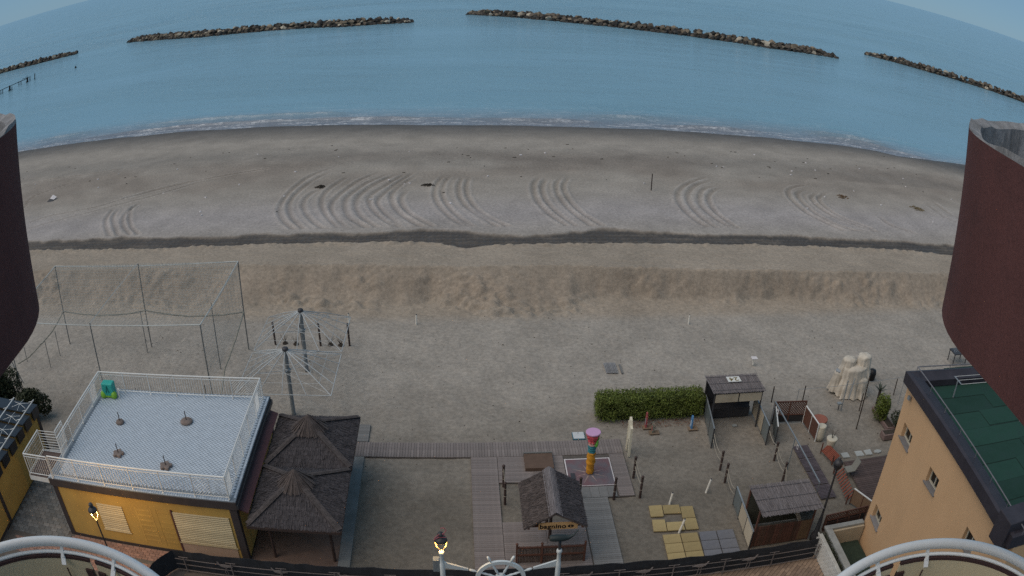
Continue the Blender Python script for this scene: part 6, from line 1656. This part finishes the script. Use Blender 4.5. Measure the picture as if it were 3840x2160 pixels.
# ---------------------------------------------------------------- small things on the upper beach
def gz(x, y):
    i = int(np.clip(np.searchsorted(TX, x), 1, len(TX)-1)); j = int(np.clip(np.searchsorted(TY, y), 1, len(TY)-1))
    return float(hz[j, i])
q = ff(1638, 479, .42); solo(MB().tube([(q.x, q.y, gz(q.x, q.y)-.1), (q.x+.02, q.y, gz(q.x, q.y)+1.45)], .045, 7), 'beach_post', POSTB, 'single dark post standing on the upper beach', 'post')
WEED = M('dark_seaweed', (.040, .033, .026), .95, .4, 9, 50, .6)
def heap(px, py, w_, d_, h_, mat, name, label, cat, seed, fn=ff):
    q = fn(px, py, .42); r = random.Random(seed); m_ = MB(); z0 = gz(q.x, q.y)
    for _ in range(40):
        a = r.uniform(0, 6.28); k = r.random()**.9; c_ = (q.x+w_*k*math.cos(a), q.y+d_*k*math.sin(a), z0+h_*(1-k)*r.random())
        b = r.uniform(0, 6.28); L = w_*.45; m_.tube([(c_[0]-L*math.cos(b)*.5, c_[1]-L*math.sin(b)*.4, c_[2]), (c_[0], c_[1], c_[2]+.06), (c_[0]+L*math.cos(b)*.5, c_[1]+L*math.sin(b)*.4, c_[2])], .035, 5, .02)
    solo(m_, name, mat, label, cat)
heap(805, 471, .45, .5, .12, WEED, 'seaweed_heap', 'dark seaweed heap inside the first tyre arcs', 'seaweed', 1)
heap(1077, 466, .5, .4, .15, WEED, 'seaweed_heap', 'dark reddish heap between two sets of tyre arcs', 'seaweed', 2)
heap(1630, 295, .6, .6, .12, M('tan_weed', (.15, .10, .06), .95, .4), 'weed_heap', 'tan clump of dry weed beyond the last tyre arcs', 'weed', 3, r4)
heap(2230, 395, .8, .8, .10, M('straw_weed', (.19, .15, .085), .95, .4), 'weed_heap', 'straw coloured clump near the maroon parapet side', 'weed', 4, r4)
q = l4(430, 315, .42); z0 = gz(q.x, q.y)
LT = thing('litter', 'crumpled white sheet with dark corner on the upper beach', 'litter', (q.x, q.y, z0))
MB().add([(q.x-.35, q.y-.4, z0+.12), (q.x+.2, q.y-.5, z0+.03), (q.x+.45, q.y+.1, z0+.22), (q.x-.3, q.y+.5, z0+.35), (q.x-.05, q.y, z0+.30)], [(0, 1, 4), (1, 2, 4), (2, 3, 4), (3, 0, 4)]).build('sheet', LW, LT)
MB().add([(q.x-.5, q.y-.8, z0+.03), (q.x+.3, q.y-.7, z0+.03), (q.x+.3, q.y-.4, z0+.1), (q.x-.3, q.y-.3, z0+.2)], [(0, 1, 2, 3)]).build('dark_corner', DARKMET, LT)
r = random.Random(77); md, mw_ = MB(), MB()
for k in range(70):
    x = r.uniform(-55, 55); y = r.gauss(75, 4) if k < 50 else r.uniform(56, 82)
    if y < 56 or y > 85: continue
    z = gz(x, y); a = r.uniform(-.6, .6); L = r.uniform(.08, .35); w_ = r.uniform(.02, .05)
    md.bar((x, y, z+.02), (x+L*math.cos(a), y+L*math.sin(a)*.5, z+.03), w_, .05)
for k in range(46):
    x = r.uniform(-50, 55); y = r.uniform(57, 80); z = gz(x, y); mw_.box((x, y, z+.04), (r.uniform(.06, .22), r.uniform(.06, .2), .08), r.uniform(0, 3))
tag(md.build('driftwood_bits', WEED), 'scattered dark driftwood bits along the drift line', 'driftwood', kind='stuff')
tag(mw_.build('shell_bits', LW), 'scattered pale shells and scraps on the beach', 'shells', kind='stuff')
r = random.Random(78); md = MB()
for k in range(260):
    x = r.uniform(-25, 24); y = r.uniform(27, 42); z = gz(x, y); md.box((x, y, z+.005), (r.uniform(.02, .06), r.uniform(.02, .05), .02), r.uniform(0, 3))
tag(md.build('sand_litter', WEED), 'tiny dark leaf scraps scattered over the near sand', 'scraps', kind='stuff')
